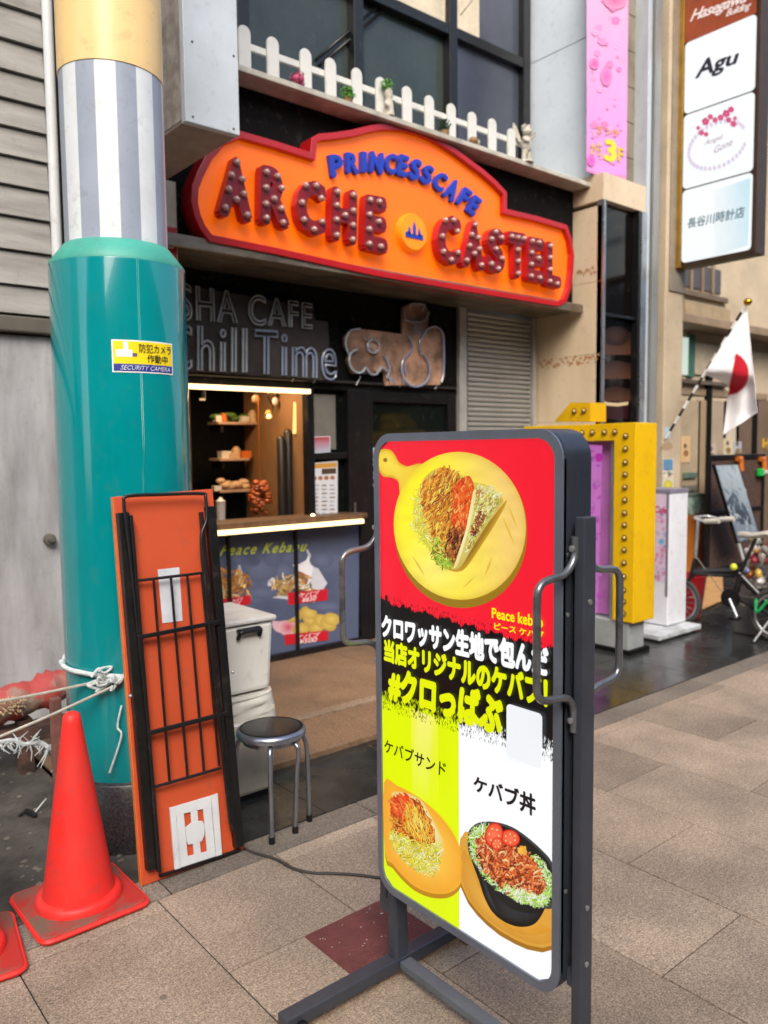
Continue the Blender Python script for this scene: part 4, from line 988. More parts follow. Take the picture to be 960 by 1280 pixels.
t = thing('round_stain_sticker', tuple(onY(834,557,3.99)), 'faded round tan sticker on the beige column above the poster', 'sticker')
q = Print(lambda px, py: onY(px, py, 4.0), (0,-1,0)); q.ell(834,558,7,5,'#a98a68','#a08a70'); q.build('sticker_print', ink('col_ink'), t)
# far building beyond the column
WY = 5.1
fb = thing('far_building', (9, WY, 0), 'beige neighbouring building with recessed entrance beyond the column', 'building')
def wbx(px0, py0, px1, py1, d0, d1, name, m, bev=.004):
    a_, b_ = onY(px0, py0, WY), onY(px1, py1, WY)
    return MB().box(a_.x, b_.x, WY-d0, WY+d1, min(a_.z,b_.z), max(a_.z,b_.z)).build(name, m, fb, bev=bev)
x0w = 6.8
MB().box(x0w, 22, WY, WY+.2, 0, 7).build('wall', m_beige, fb)
MB().box(x0w, 22, WY-.35, WY-.01, onY(900,410,WY).z-.1, onY(900,410,WY).z).build('ledge', m_beiged, fb, bev=.01)
wbx(852,318,900,366,-.0,.0,'window_recess',m_beiged) if False else None
wbx(853,326,899,368,.02,0,'window',mat('dim_window','#4a4340',.3),.003)
for px in (862,876,889): wbx(px-.8,326,px+.8,368,.035,0,'window_bar',m_beiged,0)
wbx(848,368,905,374,.06,0,'window_sill',mat('sill_brown','#6a5c4b',.6))
wbx(852,376,908,412,.05,0,'spandrel',mat('spandrel_beige','#9c8a6c',.7),.006)
wbx(846,421,858,469,.03,0,'lit_window',lamp('window_white','#cfe0d4',.9),0)
wbx(858,418,864,472,.045,0,'green_frame',mat('green_frame','#3f6a58',.5),.002)
wbx(864,428,905,472,.03,0,'panel',mat('panel_beige2','#b0a48c',.7),.004)
wbx(846,474,905,484,.08,0,'beam',mat('beam_brown','#5b5044',.6))
wbx(848,484,958,500,.02,0,'lintel',m_beiged)
for px0, px1, c in ((848,869,'#a8977c'),(870.5,880,'#9a8468'),(883,901,'#a4947e'),(902,917,'#c3b7a2'),(918,938,'#675544'),(940,962,'#6d5a48')):
    wbx(px0, 500, px1, 706, .03, 0, 'door_panel', mat('dp'+c[1:], c, .55, vary=.12, scale=3), .004)
wbx(881,470,883,640,.045,0,'door_gap',m_black,0); wbx(938,500,940,640,.045,0,'door_gap',m_black,0)
wbx(915,420,917,500,.04,0,'wall_joint',m_beiged,0)
for px0,py0,px1,py1,c in ((851,545,862,578,'#cfae80'),(904,548,915,568,'#c9bb9a'),(917,552,926,566,'#a8acb4'),(884,555,894,575,'#b9a99a'),(953,548,962,560,'#c9a428')):
    a_, b_ = onY(px0,py0,WY-.031), onY(px1,py1,WY-.031)
    t = thing('wall_notice', ((a_.x+b_.x)/2, WY-.04, b_.z), {851:'tan poster with a round figure on the far wall beside the column',904:'cream notice with yellow mark on the pale far door post',917:'small grey paper on the brown far door',884:'pinkish notice low on the far wall above the framed board',953:'yellow notice at the right edge of the far brown door'}[px0], 'notice')
    MB().box(a_.x, b_.x, WY-.038, WY-.031, b_.z, a_.z).build('sheet', mat('np'+c[1:], c, .6), t)
    q = Print(lambda px, py: onY(px, py, WY-.038), (0,-1,0)); mx, my = (px0+px1)/2, (py0+py1)/2
    q.ell(mx+1, my+5, 3, 4, '#b0713a' if px0==851 else '#8a7a3a', '#7d5a3a'); q.ell(mx, my-4, 2, 3, '#5a4636', '#6e5b4a'); q.build('notice_print', ink('np_ink', 0, .6), t)
for zz, c in ((594,'#5a6e62'),(610,'#7d7768')):
    a_, b_ = onY(850,zz-3,WY), onY(866,zz+3,WY); MB().box(a_.x, b_.x, WY-.06, WY-.03, b_.z, a_.z).build('letter_slot', mat('slot'+c[1:], c, .5), fb, bev=.003)
# ------- projecting lightbox
AX = 6.8
ag = thing('projecting_sign', (AX+.09, 3.62, 3.15), 'tall illuminated projecting sign with three white panels and brown header', 'sign board')
c4 = [onX(857,15,AX), onX(947,-12,AX), onX(937,312,AX), onX(850,328,AX)]
yF, yN = (c4[0].y+c4[3].y)/2, (c4[1].y+c4[2].y)/2; zB = onX(893,322,AX).z; zT = onX(900,2,AX).z + .1
m_gold = mat('gold_trim', '#a98438', .35, metal=.6, vary=.15); m_bronze = mat('bronze_case', '#4a3a2c', .45, metal=.5)
MB().box(AX+.012, AX+.16, yN-.02, yF, zB-.03, zT+.1).build('case', m_bronze, ag, bev=.005)
MB().box(AX-.012, AX+.155, yF, yF+.045, zB-.03, zT+.1).build('side_trim', m_gold, ag, bev=.004)
MB().box(AX-.01, AX+.16, yN-.05, yN-.022, zB-.03, zT+.1).build('side_trim', m_bronze, ag, bev=.004)
m_lit = lamp('lit_acrylic', '#eef4f6', .95)
zs_ = [onX(900,128,AX).z, onX(900,225,AX).z]
def panel(z0, z1):
    b = MB(); r_ = .035; P = []
    for cy, cz, a0 in ((yF-.008-r_, z0+r_, -90),(yN+.0+r_, z0+r_, 180),(yN+.0+r_, z1-r_, 90),(yF-.008-r_, z1-r_, 0)):
        seq = range(0, 91, 15)
        for a in seq:
            ang = {-90:-90+90-a, 180:-90-a, 90:180-a, 0:90-a}[a0]
            P.append(Vector((AX, cy + r_*math.cos(R(ang)), cz + r_*math.sin(R(ang)))))
    b.prism(P, (.012,0,0)); return b
zh = onX(900,33,AX).z
panel(zB+.01, zs_[1]-.008).build('light_panel', m_lit, ag); panel(zs_[1]+.008, zs_[0]-.008).build('light_panel', m_lit, ag); panel(zs_[0]+.008, zh-.02).build('light_panel', m_lit, ag)
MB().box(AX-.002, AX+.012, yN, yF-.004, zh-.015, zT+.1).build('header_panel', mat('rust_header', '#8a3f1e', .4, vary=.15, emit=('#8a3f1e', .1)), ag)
PA = lambda px, py: onX(px, py, AX-.004)
def agt(body, qd, c, off=.0, sh=0, sp=1.0, e=0):
    q = Print(PA, (-1,0,0)); q.text(body, qd, c, off, sh, sp); q.build('lettering', ink('agu_ink%d' % e, e), ag)
agt('Agu', ((871,76),(925,60),(922,84),(868,106)), '#14162a', .03, .15)
agt('Hasegawa', ((864,13),(936,-12),(933,6),(862,32)), '#e6dfda', .02, .4, .9)
agt('Building', ((908,12),(940,1),(938,13),(907,24)), '#e6dfda', .015, .4, .9)
agt('長谷川時計店', ((860,273),(932,257),(930,272),(859,286)), '#4f7382', .02)
q = Print(PA, (-1,0,0), start=.0002)
q.add([PA(*p) for p in ((893,238),(938,222),(935,306),(893,320))], [(0,1,2,3)], [lin('#eef4f6'), lin('#bfe4f0'), lin('#cfe8f2'), lin('#eef4f6')]); q.build('tint_print', ink('agu_ink2', .9*EXPO), ag)
q = Print(PA, (-1,0,0))
for k in range(34):
    a = R(20 + k*9.5); q.ell(897+36*math.cos(a), 181+28*math.sin(a)-(36*math.cos(a))*.3, 2.2, 3.4, '#d9c6e2', '#e9e2f0', n=9)
for x, y, r_ in ((882,152,5.5),(888,146,4),(894,150,4),(901,147,4.5),(908,142,5.5),(914,137,4.5),(911,150,4),(917,155,4.5),(919,148,3),(877,166,4),(883,168,3.5),(873,160,3)):
    for j in range(5): a = R(72*j+x*7); q.ell(x+r_*.5*math.cos(a), y+r_*.5*math.sin(a), r_*.42, r_*.45, '#d42a66', '#d8568a', n=8)
q.text('Angel', ((881,176),(904,167),(904,175),(881,184)), '#a8879a', .0, .3); q.text('Gone', ((893,184),(916,172),(916,181),(893,192)), '#a8879a', .0, .3)
q.build('floral_print', ink('agu_ink1', .8*EXPO), ag)
for px, py in ((868,318),(912,46)): pass
for z0, z1, y1, s_ in ((onX(842,108,AX).z, onX(842,62,AX).z, 4.0, 1), (onX(842,290,AX).z, onX(842,252,AX).z, 4.0, 1), (onX(845,215,AX).z, onX(845,198,AX).z, 4.0, 0)):
    MB().box(AX+.02, AX+.13, yF+.045, y1+.02, z0, z1).build('bracket', mat('bracket_grey', '#6d7073', .5, metal=.4), ag, bev=.004)
t = MB().tube([(AX+.08, yF-.2, zT+.1), (AX+.08, yF-.15, zT+.4)], .02, 8).build('hanger', m_blackg, ag)
# ------- Japanese flag on a striped pole
fl = thing('flag', (6.66, 3.99, 1.58), 'white flag with red disc on a black and white striped pole', 'flag')
pb, pt = onY(832,548,3.985), onY(933,380,3.35)
# stripes as the photograph shows them: alternating bands
m_pw = mat('pole_white', '#d6d6d2', .4); m_pb = mat('pole_black', '#141414', .4)
N_ = 17
for k in range(N_):
    MB().tube([pb.lerp(pt, k/N_), pb.lerp(pt, (k+1)/N_)], .012, 10).build('pole_band', m_pw if k % 2 == 0 else m_pb, fl)
MB().ball(pt + (pt-pb).normalized()*.02, .035, 10, (1,1,.9)).build('finial', mat('gold_ball', '#c79a2c', .2, metal=1), fl)
L_ = [(932,386),(919,405),(906,425),(893,447),(883,466),(897,474),(911,483),(909,500),(907,520),(904,544)]
Rr = [(934,387),(936,405),(938,425),(940,447),(942,466),(943,474),(944,483),(945,500),(946.5,514),(946.5,516)]
nu = 70; V_, F_, C_ = [], [], []
LL, RR = bez([(x,y,0) for x,y in L_], 12), bez([(x,y,0) for x,y in Rr], 12)
for i, (a_, b_) in enumerate(zip(LL, RR)):
    for k in range(nu+1):
        u = k/nu; px, py = a_.x+(b_.x-a_.x)*u, a_.y+(b_.y-a_.y)*u
        t_ = i/len(LL); base_y = 3.35 + (3.985-3.35)*min(88, max(0, py-380))/168*(1-u)*.92
        V_.append(onY(px, py, base_y + .02*math.sin(u*8+t_*2)*min(1, t_*3)*u)); 
        red = ((px-910)/26)**2 + ((py-467)/27)**2 < 1 and px > 919-(py-444)*.19
        C_.append(lin('#c40f2a') if red else lin('#f6f6fa'))
for i in range(len(LL)-1):
    for k in range(nu): F_.append((i*(nu+1)+k, i*(nu+1)+k+1, (i+1)*(nu+1)+k+1, (i+1)*(nu+1)+k))
q = Print(None, (0,-1,0), start=0); q.v = V_; q.f = F_; q.c = C_
o = q.build('cloth', ink('flag_ink', 0, .8), fl); o.modifiers.new('thick', 'SOLIDIFY').thickness = .003
for p in o.data.polygons: p.use_smooth = True
# ------- yellow bulb board
YX = 4.95
m_yel = mat('yellow_paint', '#e0b400', .42, c2='#c79a00', thr=(.2,.5), scale=3, vary=.1, bump=.05)
m_yel2 = mat('yellow_side', '#d6a900', .45, vary=.12, scale=3)
yb = thing('yellow_board', (5.1, 3.6, 0), 'yellow bulb framed display board with pink poster behind the kebab sign', 'display board')
yS = onX(795,528,YX).y; yE = 4.20
zT1, zB1, zb0 = onX(795,528,YX).z, onX(782,778,YX).z, .0
yc = onX(767,600,YX).y; zin = onX(760,551,YX).z
MB().box(YX, YX+.27, yS, yc, zB1, zT1).build('yellow_post', m_yel, yb, bev=.005)
MB().box(YX, YX+.27, yE-.13, yE, zB1, zT1).build('yellow_post', m_yel, yb, bev=.005)
MB().box(YX, YX+.27, yc+.001, yE-.131, zin, zT1-.001).build('yellow_header', m_yel, yb, bev=.004)
yq = [onX(*p, YX) for p in ((737,527),(737,503),(713,503),(692,527))]
MB().prism([Vector((YX+.004, p.y, max(p.z, zT1-.004))) for p in yq] , (.2,0,0)).build('yellow_crest', m_yel2, yb)
m_bb = mat('brass_bulb', '#b9a070', .15, metal=.5); m_hole = mat('bulb_cup', '#6a5316', .5)
bs = None; cs = None
def ybulb(p, k):
    global bs, cs
    if cs is None: cs = MB().lathe([(.012,0),(.023,.001),(.023,.005),(.011,.008)], (0,0,0), 14, axis=(-1,0,0)).build('bulb_socket', m_hole, yb, loc=p); c_ = cs
    else: c_ = instance(cs, 'bulb_socket', yb, loc=p)
    if bs is None: bs = MB().ball((-.010,0,0), .014, 8).build('bulb', m_bb, c_, loc=None); bs.parent = c_; bs.matrix_parent_inverse = Matrix.Identity(4)
    else: x = bs.copy(); COL.objects.link(x); x.parent = c_
for k, (px, py) in enumerate([(783,545),(782,561),(782,578),(781,593),(780,609),(778,625),(778,641),(778,656),(777,672),(776,687),(775,703),(774,720),(769,736),(768,750),(769,765)]):
    p = onX(px, py, YX-.001); ybulb(Vector((YX-.001, (yS+yc)/2-.01, p.z)), k)
for px in (769, 756, 741, 728, 716, 704): p = onX(px, 544, YX); ybulb(Vector((YX-.001, p.y, (zT1+zin)/2)), 0)
for px in (730, 718): p = onX(px, 513, YX); ybulb(Vector((YX+.003, p.y, onX(720,514,YX).z)), 0)
MB().box(YX+.05, YX+.16, yc+.002, yc+.06, .012, zin-.002).build('case_frame', mat('case_silver', '#b9bfc0', .35, metal=.5), yb, bev=.004)
MB().box(YX+.05, YX+.16, yE-.19, yE-.132, .012, zin-.002).build('case_frame', mat('case_silver', '#b9bfc0', .35, metal=.5), yb, bev=.004)
MB().box(YX+.09, YX+.14, yc+.061, yE-.191, .25, zin-.002).build('poster_panel', mat('poster_back', '#b06ab0', .6), yb)
MB().box(YX+.02, YX+.22, yS+.05, yE-.02, .0, .23).build('case_base', mat('base_grey', '#a3a9aa', .5, metal=.2), yb, bev=.006)
MB().box(YX-.01, YX+.25, yS+.02, yE, -.004, .03).build('base_skid', m_black, yb)
q = Print(lambda px, py: onX(px, py, YX+.089), (-1,0,0))
q.poly([(735,556),(753,557),(747,766),(735,770)], '#dd80d8')
for k in range(40): q.ell(random.uniform(738,750), random.uniform(560,760), random.uniform(1,4), random.uniform(1,5), random.choice(['#d43fc0','#cf8fd4','#b45cc4','#e0a0dc']), '#bf66c2', n=9, rot=random.uniform(0,90))
q.ell(749,572,5,6,'#cf2fb8','#c63fb8'); q.build('poster_print', ink('yel_ink', .6*EXPO), yb)
# ------- white poster stand
WX = 5.75
wsn = thing('poster_stand', (5.9, 3.5, 0), 'white two sided poster stand with pink and blue print beside the bicycle', 'stand sign')
yA, yB_ = 3.39, 3.95
MB().box(WX, WX+.28, yA, yB_, .06, 1.145).build('panel', mat('stand_white', '#dcdfe6', .4, vary=.05), wsn, bev=.012)
MB().box(WX-.004, WX+.004, yA+.005, yA+.025, .3, 1.13).build('edge_strip', mat('edge_grey', '#7d7a8c', .4), wsn)
MB().box(WX-.004, WX+.284, yA-.004, yB_, 1.12, 1.155).build('top_cap', mat('edge_grey', '#7d7a8c', .4), wsn, bev=.004)
MB().box(5.44, 6.06, 3.27, 3.95, .012, .055).build('base_plate', mat('stand_white2', '#c6ccd0', .45, c2='#a5aaac'), wsn, bev=.01)
for x in (5.5, 6.0):
    for y in (3.31, 3.9): MB().lathe([(0,-.002),(.02,-.002),(.02,.013),(0,.013)], (x,y,0), 12).build('foot', m_blackg, wsn)
q = Print(lambda px, py: onX(px, py, WX-.001), (-1,0,0))
q.poly([(817,616),(836,618),(832,728),(812,726)], '#d6c6dc')
for k in range(55): q.ell(random.uniform(815,833), random.uniform(640,724), random.uniform(1,4), random.uniform(1,4.5), random.choice(['#d65c92','#c98fc0','#6fb0d8','#e7d9ea','#e0b35c','#5a5f8c','#d8476f']), '#cdb8d4', n=9)
q.text('Cafe', ((818,632),(834,634),(834,642),(818,641)), '#c02f66', .03, .2); q.ell(827,677,4,4,'#4f9fd0','#8fc2dd')
q.build('poster_print', ink('stand_ink', 0, .5), wsn)
# ------- bicycle
BX = 6.10
bk = thing('bicycle', (BX, 3.1, 0), 'small black folding bicycle with pale saddle parked beside the poster stand', 'bicycle')
bp = lambda px, py, dx_=0: onX(px, py, BX) + Vector((dx_,0,0))
m_tyre = mat('tyre_rubber', '#3a3836', .8); m_rimm = mat('rim_alloy', '#b4b6b6', .35, metal=.7); m_bk = mat('bike_black', '#101011', .3, coat=.3); m_pale = mat('pale_saddle', '#b9b5aa', .55)
cf = Vector((BX, 3.50, .205)); crr = Vector((BX, 2.70, .205))
for c in (cf, crr):
    b = MB().tube([c + Vector((0, math.cos(R(a))*.185, math.sin(R(a))*.185)) for a in range(0,360,10)], .02, 8, closed=True)
    wh = b.build('wheel', m_tyre, bk)
    MB().tube([c + Vector((0, math.cos(R(a))*.160, math.sin(R(a))*.160)) for a in range(0,360,12)], .012, 8, closed=True).build('rim', m_rimm, wh)
    s_ = MB()
    for k in range(16): a = R(k*22.5); s_.tube([c+Vector((.02*(-1)**k,0,0)), c + Vector((0, math.cos(a)*.158, math.sin(a)*.158))], .0016, 4)
    tag(s_.build('spokes', m_rimm, wh), kind='stuff')
    MB().lathe([(0,-.04),(.022,-.04),(.022,.04),(0,.04)], c, 12, axis=(1,0,0)).build('hub', m_rimm, wh)
hd_ = Vector((BX, 3.36, .52)); hb_ = Vector((BX, 3.34, .92)); bb_ = Vector((BX, 3.03, .30)); mid = Vector((BX, 2.98, .50)); seat = Vector((BX, 2.86, .80))
MB().tube([cf, hd_+Vector((0,.01,-.05))], .014, 8).build('fork', m_bk, bk)
MB().tube([hd_-Vector((0,-.03,.10)), hd_+Vector((0,-.01,.06))], .022, 10).build('head_tube', m_bk, bk)
MB().tube([hd_-Vector((0,0,.05)), mid], .036, 10).build('main_tube', m_bk, bk)
MB().tube([mid, bb_], .03, 10).build('seat_post_tube', m_bk, bk); MB().tube([mid+Vector((0,.02,0)), crr+Vector((.04,0,0))], .028, 8).build('chain_stay', m_bk, bk); MB().tube([bb_, crr+Vector((-.04,0,0))], .012, 8).build('chain_stay', m_bk, bk)
MB().tube([mid, seat], .016, 8).build('seat_post', m_bk, bk)
MB().tube([hd_, hb_], .014, 8).build('stem', m_rimm, bk)
MB().tube(bez([hb_+Vector((-.12,-.12,-.02)), hb_+Vector((-.10,-.03,.0)), hb_, hb_+Vector((.10,-.03,.0)), hb_+Vector((.12,-.12,-.02))], 5), .012, 8).build('handlebar', m_rimm, bk)
for s_ in (-1,1): MB().tube([hb_+Vector((s_*.12,-.12,-.02)), hb_+Vector((s_*.12,-.24,-.01))], .021, 8).build('grip', m_pale, bk)
b = MB(); sd = seat
rows = [(-.13,.065,.02),(-.10,.075,.03),(-.04,.06,.015),(.03,.035,.0),(.10,.022,.005),(.14,.018,.0)]
vs = [sd + Vector((math.cos(R(a))*w_, yy, h + math.sin(R(a))*.025)) for yy, w_, h in rows for a in range(0,360,30)]
b.add(vs, [(i*12+k, i*12+(k+1)%12, (i+1)*12+(k+1)%12, (i+1)*12+k) for i in range(5) for k in range(12)] + [tuple(range(12))[::-1], tuple(range(60,72))], True); b.build('saddle', m_pale, bk)
MB().lathe([(0,-.01),(.075,-.01),(.078,0),(.075,.01),(0,.01)], bb_+Vector((-.05,0,0)), 20, axis=(1,0,0)).build('chainring', m_bk, bk)
MB().tube([bb_+Vector((-.07,0,0)), bb_+Vector((-.08,-.07,-.13))], .011, 8).build('crank', mat('crank_alloy','#c9d3da',.25,metal=.6), bk); MB().box(BX-.16, BX-.08, bb_.y-.11, bb_.y-.04, bb_.z-.15, bb_.z-.125).build('pedal', m_blackg, bk, bev=.004)
MB().tube([crr+Vector((-.06,0,0)), crr+Vector((-.13,.10,-.195))], .008, 8).build('kickstand', mat('stand_alloy','#d5d9da',.3,metal=.4), bk)
MB().tube(bez([crr+Vector((-.05,.13,.12)), crr+Vector((-.07,.11,.02)), crr+Vector((-.06,.02,.13)), crr+Vector((-.05,-.1,.16))],5), .012, 8).build('cable_lock', mat('lock_green','#1fa05a',.4), bk)
MB().ball(mid+Vector((-.05,.03,.05)), .028, 8).build('reflector', mat('reflector_yellow','#d8dd3a',.3), bk)
MB().tube([hd_+Vector((-.02,0,.10)), bb_+Vector((-.03,.05,.0)), bb_+Vector((-.02,-.1,-.05))], .004, 5).build('brake_cable', mat('cable_grey','#7c7468',.5), bk)
# rubbish bag full of cans behind the saddle
bg = thing('recycling_bag', (BX+.25, 2.78, .3), 'clear bag bulging with bottles and cans behind the bicycle saddle', 'bag')
b = MB()
cl = ['#c7c3bb','#b4b0a8','#b23a4a','#c9a84a','#8f98b8','#d0ccc6','#c77a3c','#9aa39a']
for k in range(110):
    p = Vector((BX+.22+random.uniform(-.1,.12), 2.82+random.uniform(-.2,.22), .50+random.uniform(-.18,.26))); d = Vector((random.gauss(0,1),random.gauss(0,1),random.gauss(0,1))).normalized()*.04
    MB().tube([p-d, p-d*.3, p+d*.5, p+d], [.012,.03,.03,.012], 8).build('bottle', mat('can'+cl[k%8][1:], cl[k%8], .3, metal=.2), bg)
# crates under it so the bag rests on something
t = thing('plastic_crate', (BX+.3, 2.8, 0), 'grey plastic crate holding the bag of cans behind the bicycle', 'crate')
MB().box(BX+.08, BX+.5, 2.56, 3.08, .0, .30).build('body', mat('crate_grey','#4f4d4a',.6), t, bev=.01)
t = thing('red_basket', (6.35, 3.56, 0), 'red plastic basket on the ground behind the front wheel', 'basket')
MB().lathe([(0,.01),(.13,.01),(.17,.36),(.18,.38),(.165,.38),(.12,.03),(0,.03)], (6.42,3.62,0), 18).build('tub', mat('basket_red','#a01a22',.4), t)
# ------- framed board, leaning picture, cabinet
DYB = 4.55
db = thing('framed_board', tuple(onY(920,716,DYB)), 'tall brown woven board in a black frame standing in the entrance', 'display board')
m_wov = mat('woven_brown', '#5b4238', .7, c2='#2f221d', thr=(.35,.6), scale=40, bump=.5, bscale=60, stretch=(1,1,2.5))
a_, b_ = onY(886,569,DYB), onY(952,716,DYB); b_.z = .05
MB().box(a_.x+.03, b_.x-.03, DYB+.01, DYB+.03, b_.z+.03, a_.z-.03).build('panel', m_wov, db)
for x0, x1, z0, z1 in ((a_.x,a_.x+.05,.0,a_.z),(b_.x-.05,b_.x,.0,a_.z),(a_.x+.05,b_.x-.05,a_.z-.05,a_.z),(a_.x+.05,b_.x-.05,b_.z,b_.z+.05),(a_.x+.05,b_.x-.05,onY(900,640,DYB).z-.02,onY(900,640,DYB).z+.02)):
    MB().box(x0, x1, DYB-.01, DYB+.035, z0, z1).build('frame_bar', m_blackg, db, bev=.003)
for px, py in ((924,580),(953,580)):
    c = onY(px, py, DYB-.03); t = thing('orange_clamp', tuple(c), 'orange clamp on the top right corner of the framed board' if px > 940 else 'orange clamp above the tilted picture on the framed board', 'clamp')
    MB().tube([c+Vector((-.05,0,.06)), c+Vector((.03,0,.07)), c+Vector((.05,0,-.08))], .032, 8).build('jaw', mat('clamp_orange','#d2732a',.4), t)
c = onY(951,591,DYB-.04); t = thing('green_clip', tuple(c), 'bright green clip under the right orange clamp', 'clip'); MB().box(c.x-.05,c.x+.05,c.y-.02,c.y+.03,c.z-.04,c.z+.05).build('clip', mat('clip_green','#19b04a',.4), t, bev=.01)
MB().tube([c+Vector((.05,0,0)), c+Vector((.2,0,0))], .035, 8).build('roll', m_pale, t)
PY2 = 4.25
pc = thing('tilted_picture', tuple(onY(936,676,PY2)), 'pale grey blue mountain picture hanging askew before the framed board', 'picture')
qd = [onY(*p, PY2) for p in ((893,581),(923,580),(951,672),(922,679))]
MB().prism([p+Vector((0,0,0)) for p in qd], (0,.03,0)).build('board', m_blackg, pc)
q = Print(lambda px, py: onY(px, py, PY2), (0,-1,0))
q.poly([(894.5,582),(922,581),(949.5,671),(923,677)], [lin('#a9b7c2'), lin('#b4c2cb'), lin('#75828f'), lin('#6f7d8c')])
q.poly([(908,628),(913,620),(918,616),(922,622),(927,628),(933,634),(939,650),(930,652),(918,652),(913,640)], '#4a5866'); q.poly([(918,640),(925,634),(934,640),(940,655),(926,656)], '#3f4c5a')
q.shreds([(896,584),(921,583),(948,668),(924,674)], 60, ['#a9b8c4','#8896a4','#5f6e7e','#b6c4cc'], 9, 2, ang=70, spread=25)
q.build('picture_print', ink('pic_ink', 0, .4), pc)
for p0, p1 in (((923,679),(929,700)), ((945,676),(953,698))): MB().tube([onY(*p0, PY2+.02), onY(*p1, PY2+.02)], .018, 8).build('easel_leg', m_w2, pc)
CBY = 4.75
a_, b_ = onY(859,645,CBY), onY(885,712,CBY)
cb = thing('orange_cabinet', ((a_.x+b_.x)/2, CBY+.15, 0), 'orange wooden cabinet behind the bicycle handlebar', 'cabinet')
MB().box(a_.x, b_.x, CBY, CBY+.3, 0, a_.z).build('body', mat('cabinet_orange','#b06a28',.5,vary=.15,scale=4), cb, bev=.004)
xm = (a_.x+b_.x)/2; MB().box(xm-.008, xm+.008, CBY-.004, CBY, .05, a_.z-.05).build('door_gap', m_black, cb)
t = thing('glass_case', (xm, CBY+.15, a_.z), 'greenish glass display case on top of the orange cabinet', 'display case')
z1 = onY(870,620,CBY).z; MB().box(a_.x, b_.x, CBY+.01, CBY+.29, a_.z+.002, z1).build('glass', mat('case_glass','#a9c2b4',.1,c2='#6d8a80',scale=9), t, bev=.01); MB().box(a_.x-.01,b_.x+.01,CBY-.0,CBY+.3,z1,z1+.02).build('lid', mat('case_lid','#5c7468',.4), t)
tp = [onZ(*p, .0) for p in ((861,734),(903,714),(904,752),(869,768))]  # flat tan outline laid on the ground
cdm = mat('flooring','#b58a56',.8,vary=.15)
t = MB().prism([p+Vector((0,0,.012)) for p in tp], (0,0,.01)).build('tan_sheet', cdm); tag(t, 'tan cardboard sheet lying on the wet ground behind the bicycle', 'flooring')
# ================================================================== KEBAB SIGN STAND
KX = 1.37; KY0, KY1, KZ0, KZ1 = 1.052, 1.683, .268, 1.54; KT = .095
m_ksign = mat('sign_grey', '#3c424d', .38, metal=.35, vary=.12, scale=6, rvar=.08)
m_ksign2 = mat('sign_edge', '#737c8b', .35, metal=.4, vary=.08)
m_post = mat('post_grey', '#4a4f5a', .38, metal=.4, vary=.12, scale=8)
ks = thing('kebab_sign', (1.42, 1.36, 0), 'tall backlit kebab menu sign in a dark metal stand in the foreground', 'stand sign')
def rrect(x, y0, y1, z0, z1, r_, n=8):
    P = []
    for cy, cz, a0 in ((y0+r_, z0+r_, 180), (y1-r_, z0+r_, 270), (y1-r_, z1-r_, 0), (y0+r_, z1-r_, 90)):
        for k in range(n+1): a = R(a0 + 90*k/n); P.append(Vector((x, cy + r_*math.cos(a), cz + r_*math.sin(a))))
    return P
A_ = rrect(KX, KY0, KY1, KZ0, KZ1, .065); B_ = rrect(KX+KT, KY0, KY1, KZ0, KZ1, .065); A2 = rrect(KX+.006, KY0-.004, KY1+.004, KZ0-.004, KZ1+.004, .068)
n_ = len(A_)
b = MB(); b.add(A_+B_, [(i,(i+1)%n_,(i+1)%n_+n_,i+n_) for i in range(n_)] + [tuple(range(n_,2*n_))], True); b.add([p+Vector((.008,0,0)) for p in A_], [tuple(range(n_))])
b.build('cabinet', m_ksign, ks, bev=0)
# fins on the side of the cabinet
fb_ = MB()
for k in range(9):
    x = KX+.012+k*.0085; fb_.box(x, x+.003, KY0-.0012, KY0+.002, KZ0+.1, KZ1-.085)
tag(fb_.build('side_ribs', m_ksign, ks), kind='stuff')
fr = rrect(KX-.006, KY0, KY1, KZ0, KZ1, .065); fi = rrect(KX-.006, KY0+.021, KY1-.019, KZ0+.021, KZ1-.021, .048); fi2 = [p+Vector((.008,0,0)) for p in fi]
b = MB(); b.add(fr+fi+[p+Vector((.014,0,0)) for p in fr]+fi2, [(i,(i+1)%n_,(i+1)%n_+n_,i+n_) for i in range(n_)] + [(i,(i+1)%n_,(i+1)%n_+2*n_,i+2*n_) for i in range(n_)] + [(i+n_,(i+1)%n_+n_,(i+1)%n_+3*n_,i+3*n_) for i in range(n_)])
b.build('frame', m_ksign2, ks)
KP = lambda px, py: onX(px, py, KX)
ki = ink('backlit_ink', .92*EXPO, .3)
# clip shapes to the rounded window by building the ground from horizontal bands
W4 = rrect(KX, KY0+.019, KY1-.017, KZ0+.019, KZ1-.019, .05, 10)
def clipy(z):                      # extent of the window at height z
    ys = []; m_ = len(W4)
    for i in range(m_):
        p, q_ = W4[i], W4[(i+1) % m_]
        if (p.z-z)*(q_.z-z) <= 0 and abs(p.z-q_.z) > 1e-9: ys.append(p.y + (q_.y-p.y)*(z-p.z)/(q_.z-p.z))
    return (min(ys), max(ys)) if len(ys) > 1 else None
q = Print(KP, (-1,0,0), step=.000001, start=.0006)
ztop, zbot = KZ1-.0195, KZ0+.0195
zR0, zR1 = onX(475,750,KX).z, onX(693,813,KX).z     # red / black edge (both ends)
zK0, zK1 = onX(477,872,KX).z, onX(693,938,KX).z     # black / lower edge
def band(z0, z1, y0, y1, c0, c1=None, nst=1):
    zs2 = [z0 + (z1-z0)*k/nst for k in range(nst+1)]
    for a, b2 in zip(zs2, zs2[1:]):
        ca, cb = clipy(a), clipy(b2)
        if not ca or not cb: continue
        f = lambda c, y: max(c[0], min(c[1], y))
        q.add([Vector((KX, f(ca,y0), a)), Vector((KX, f(ca,y1), a)), Vector((KX, f(cb,y1), b2)), Vector((KX, f(cb,y0), b2))], [(0,1,2,3)], c0)
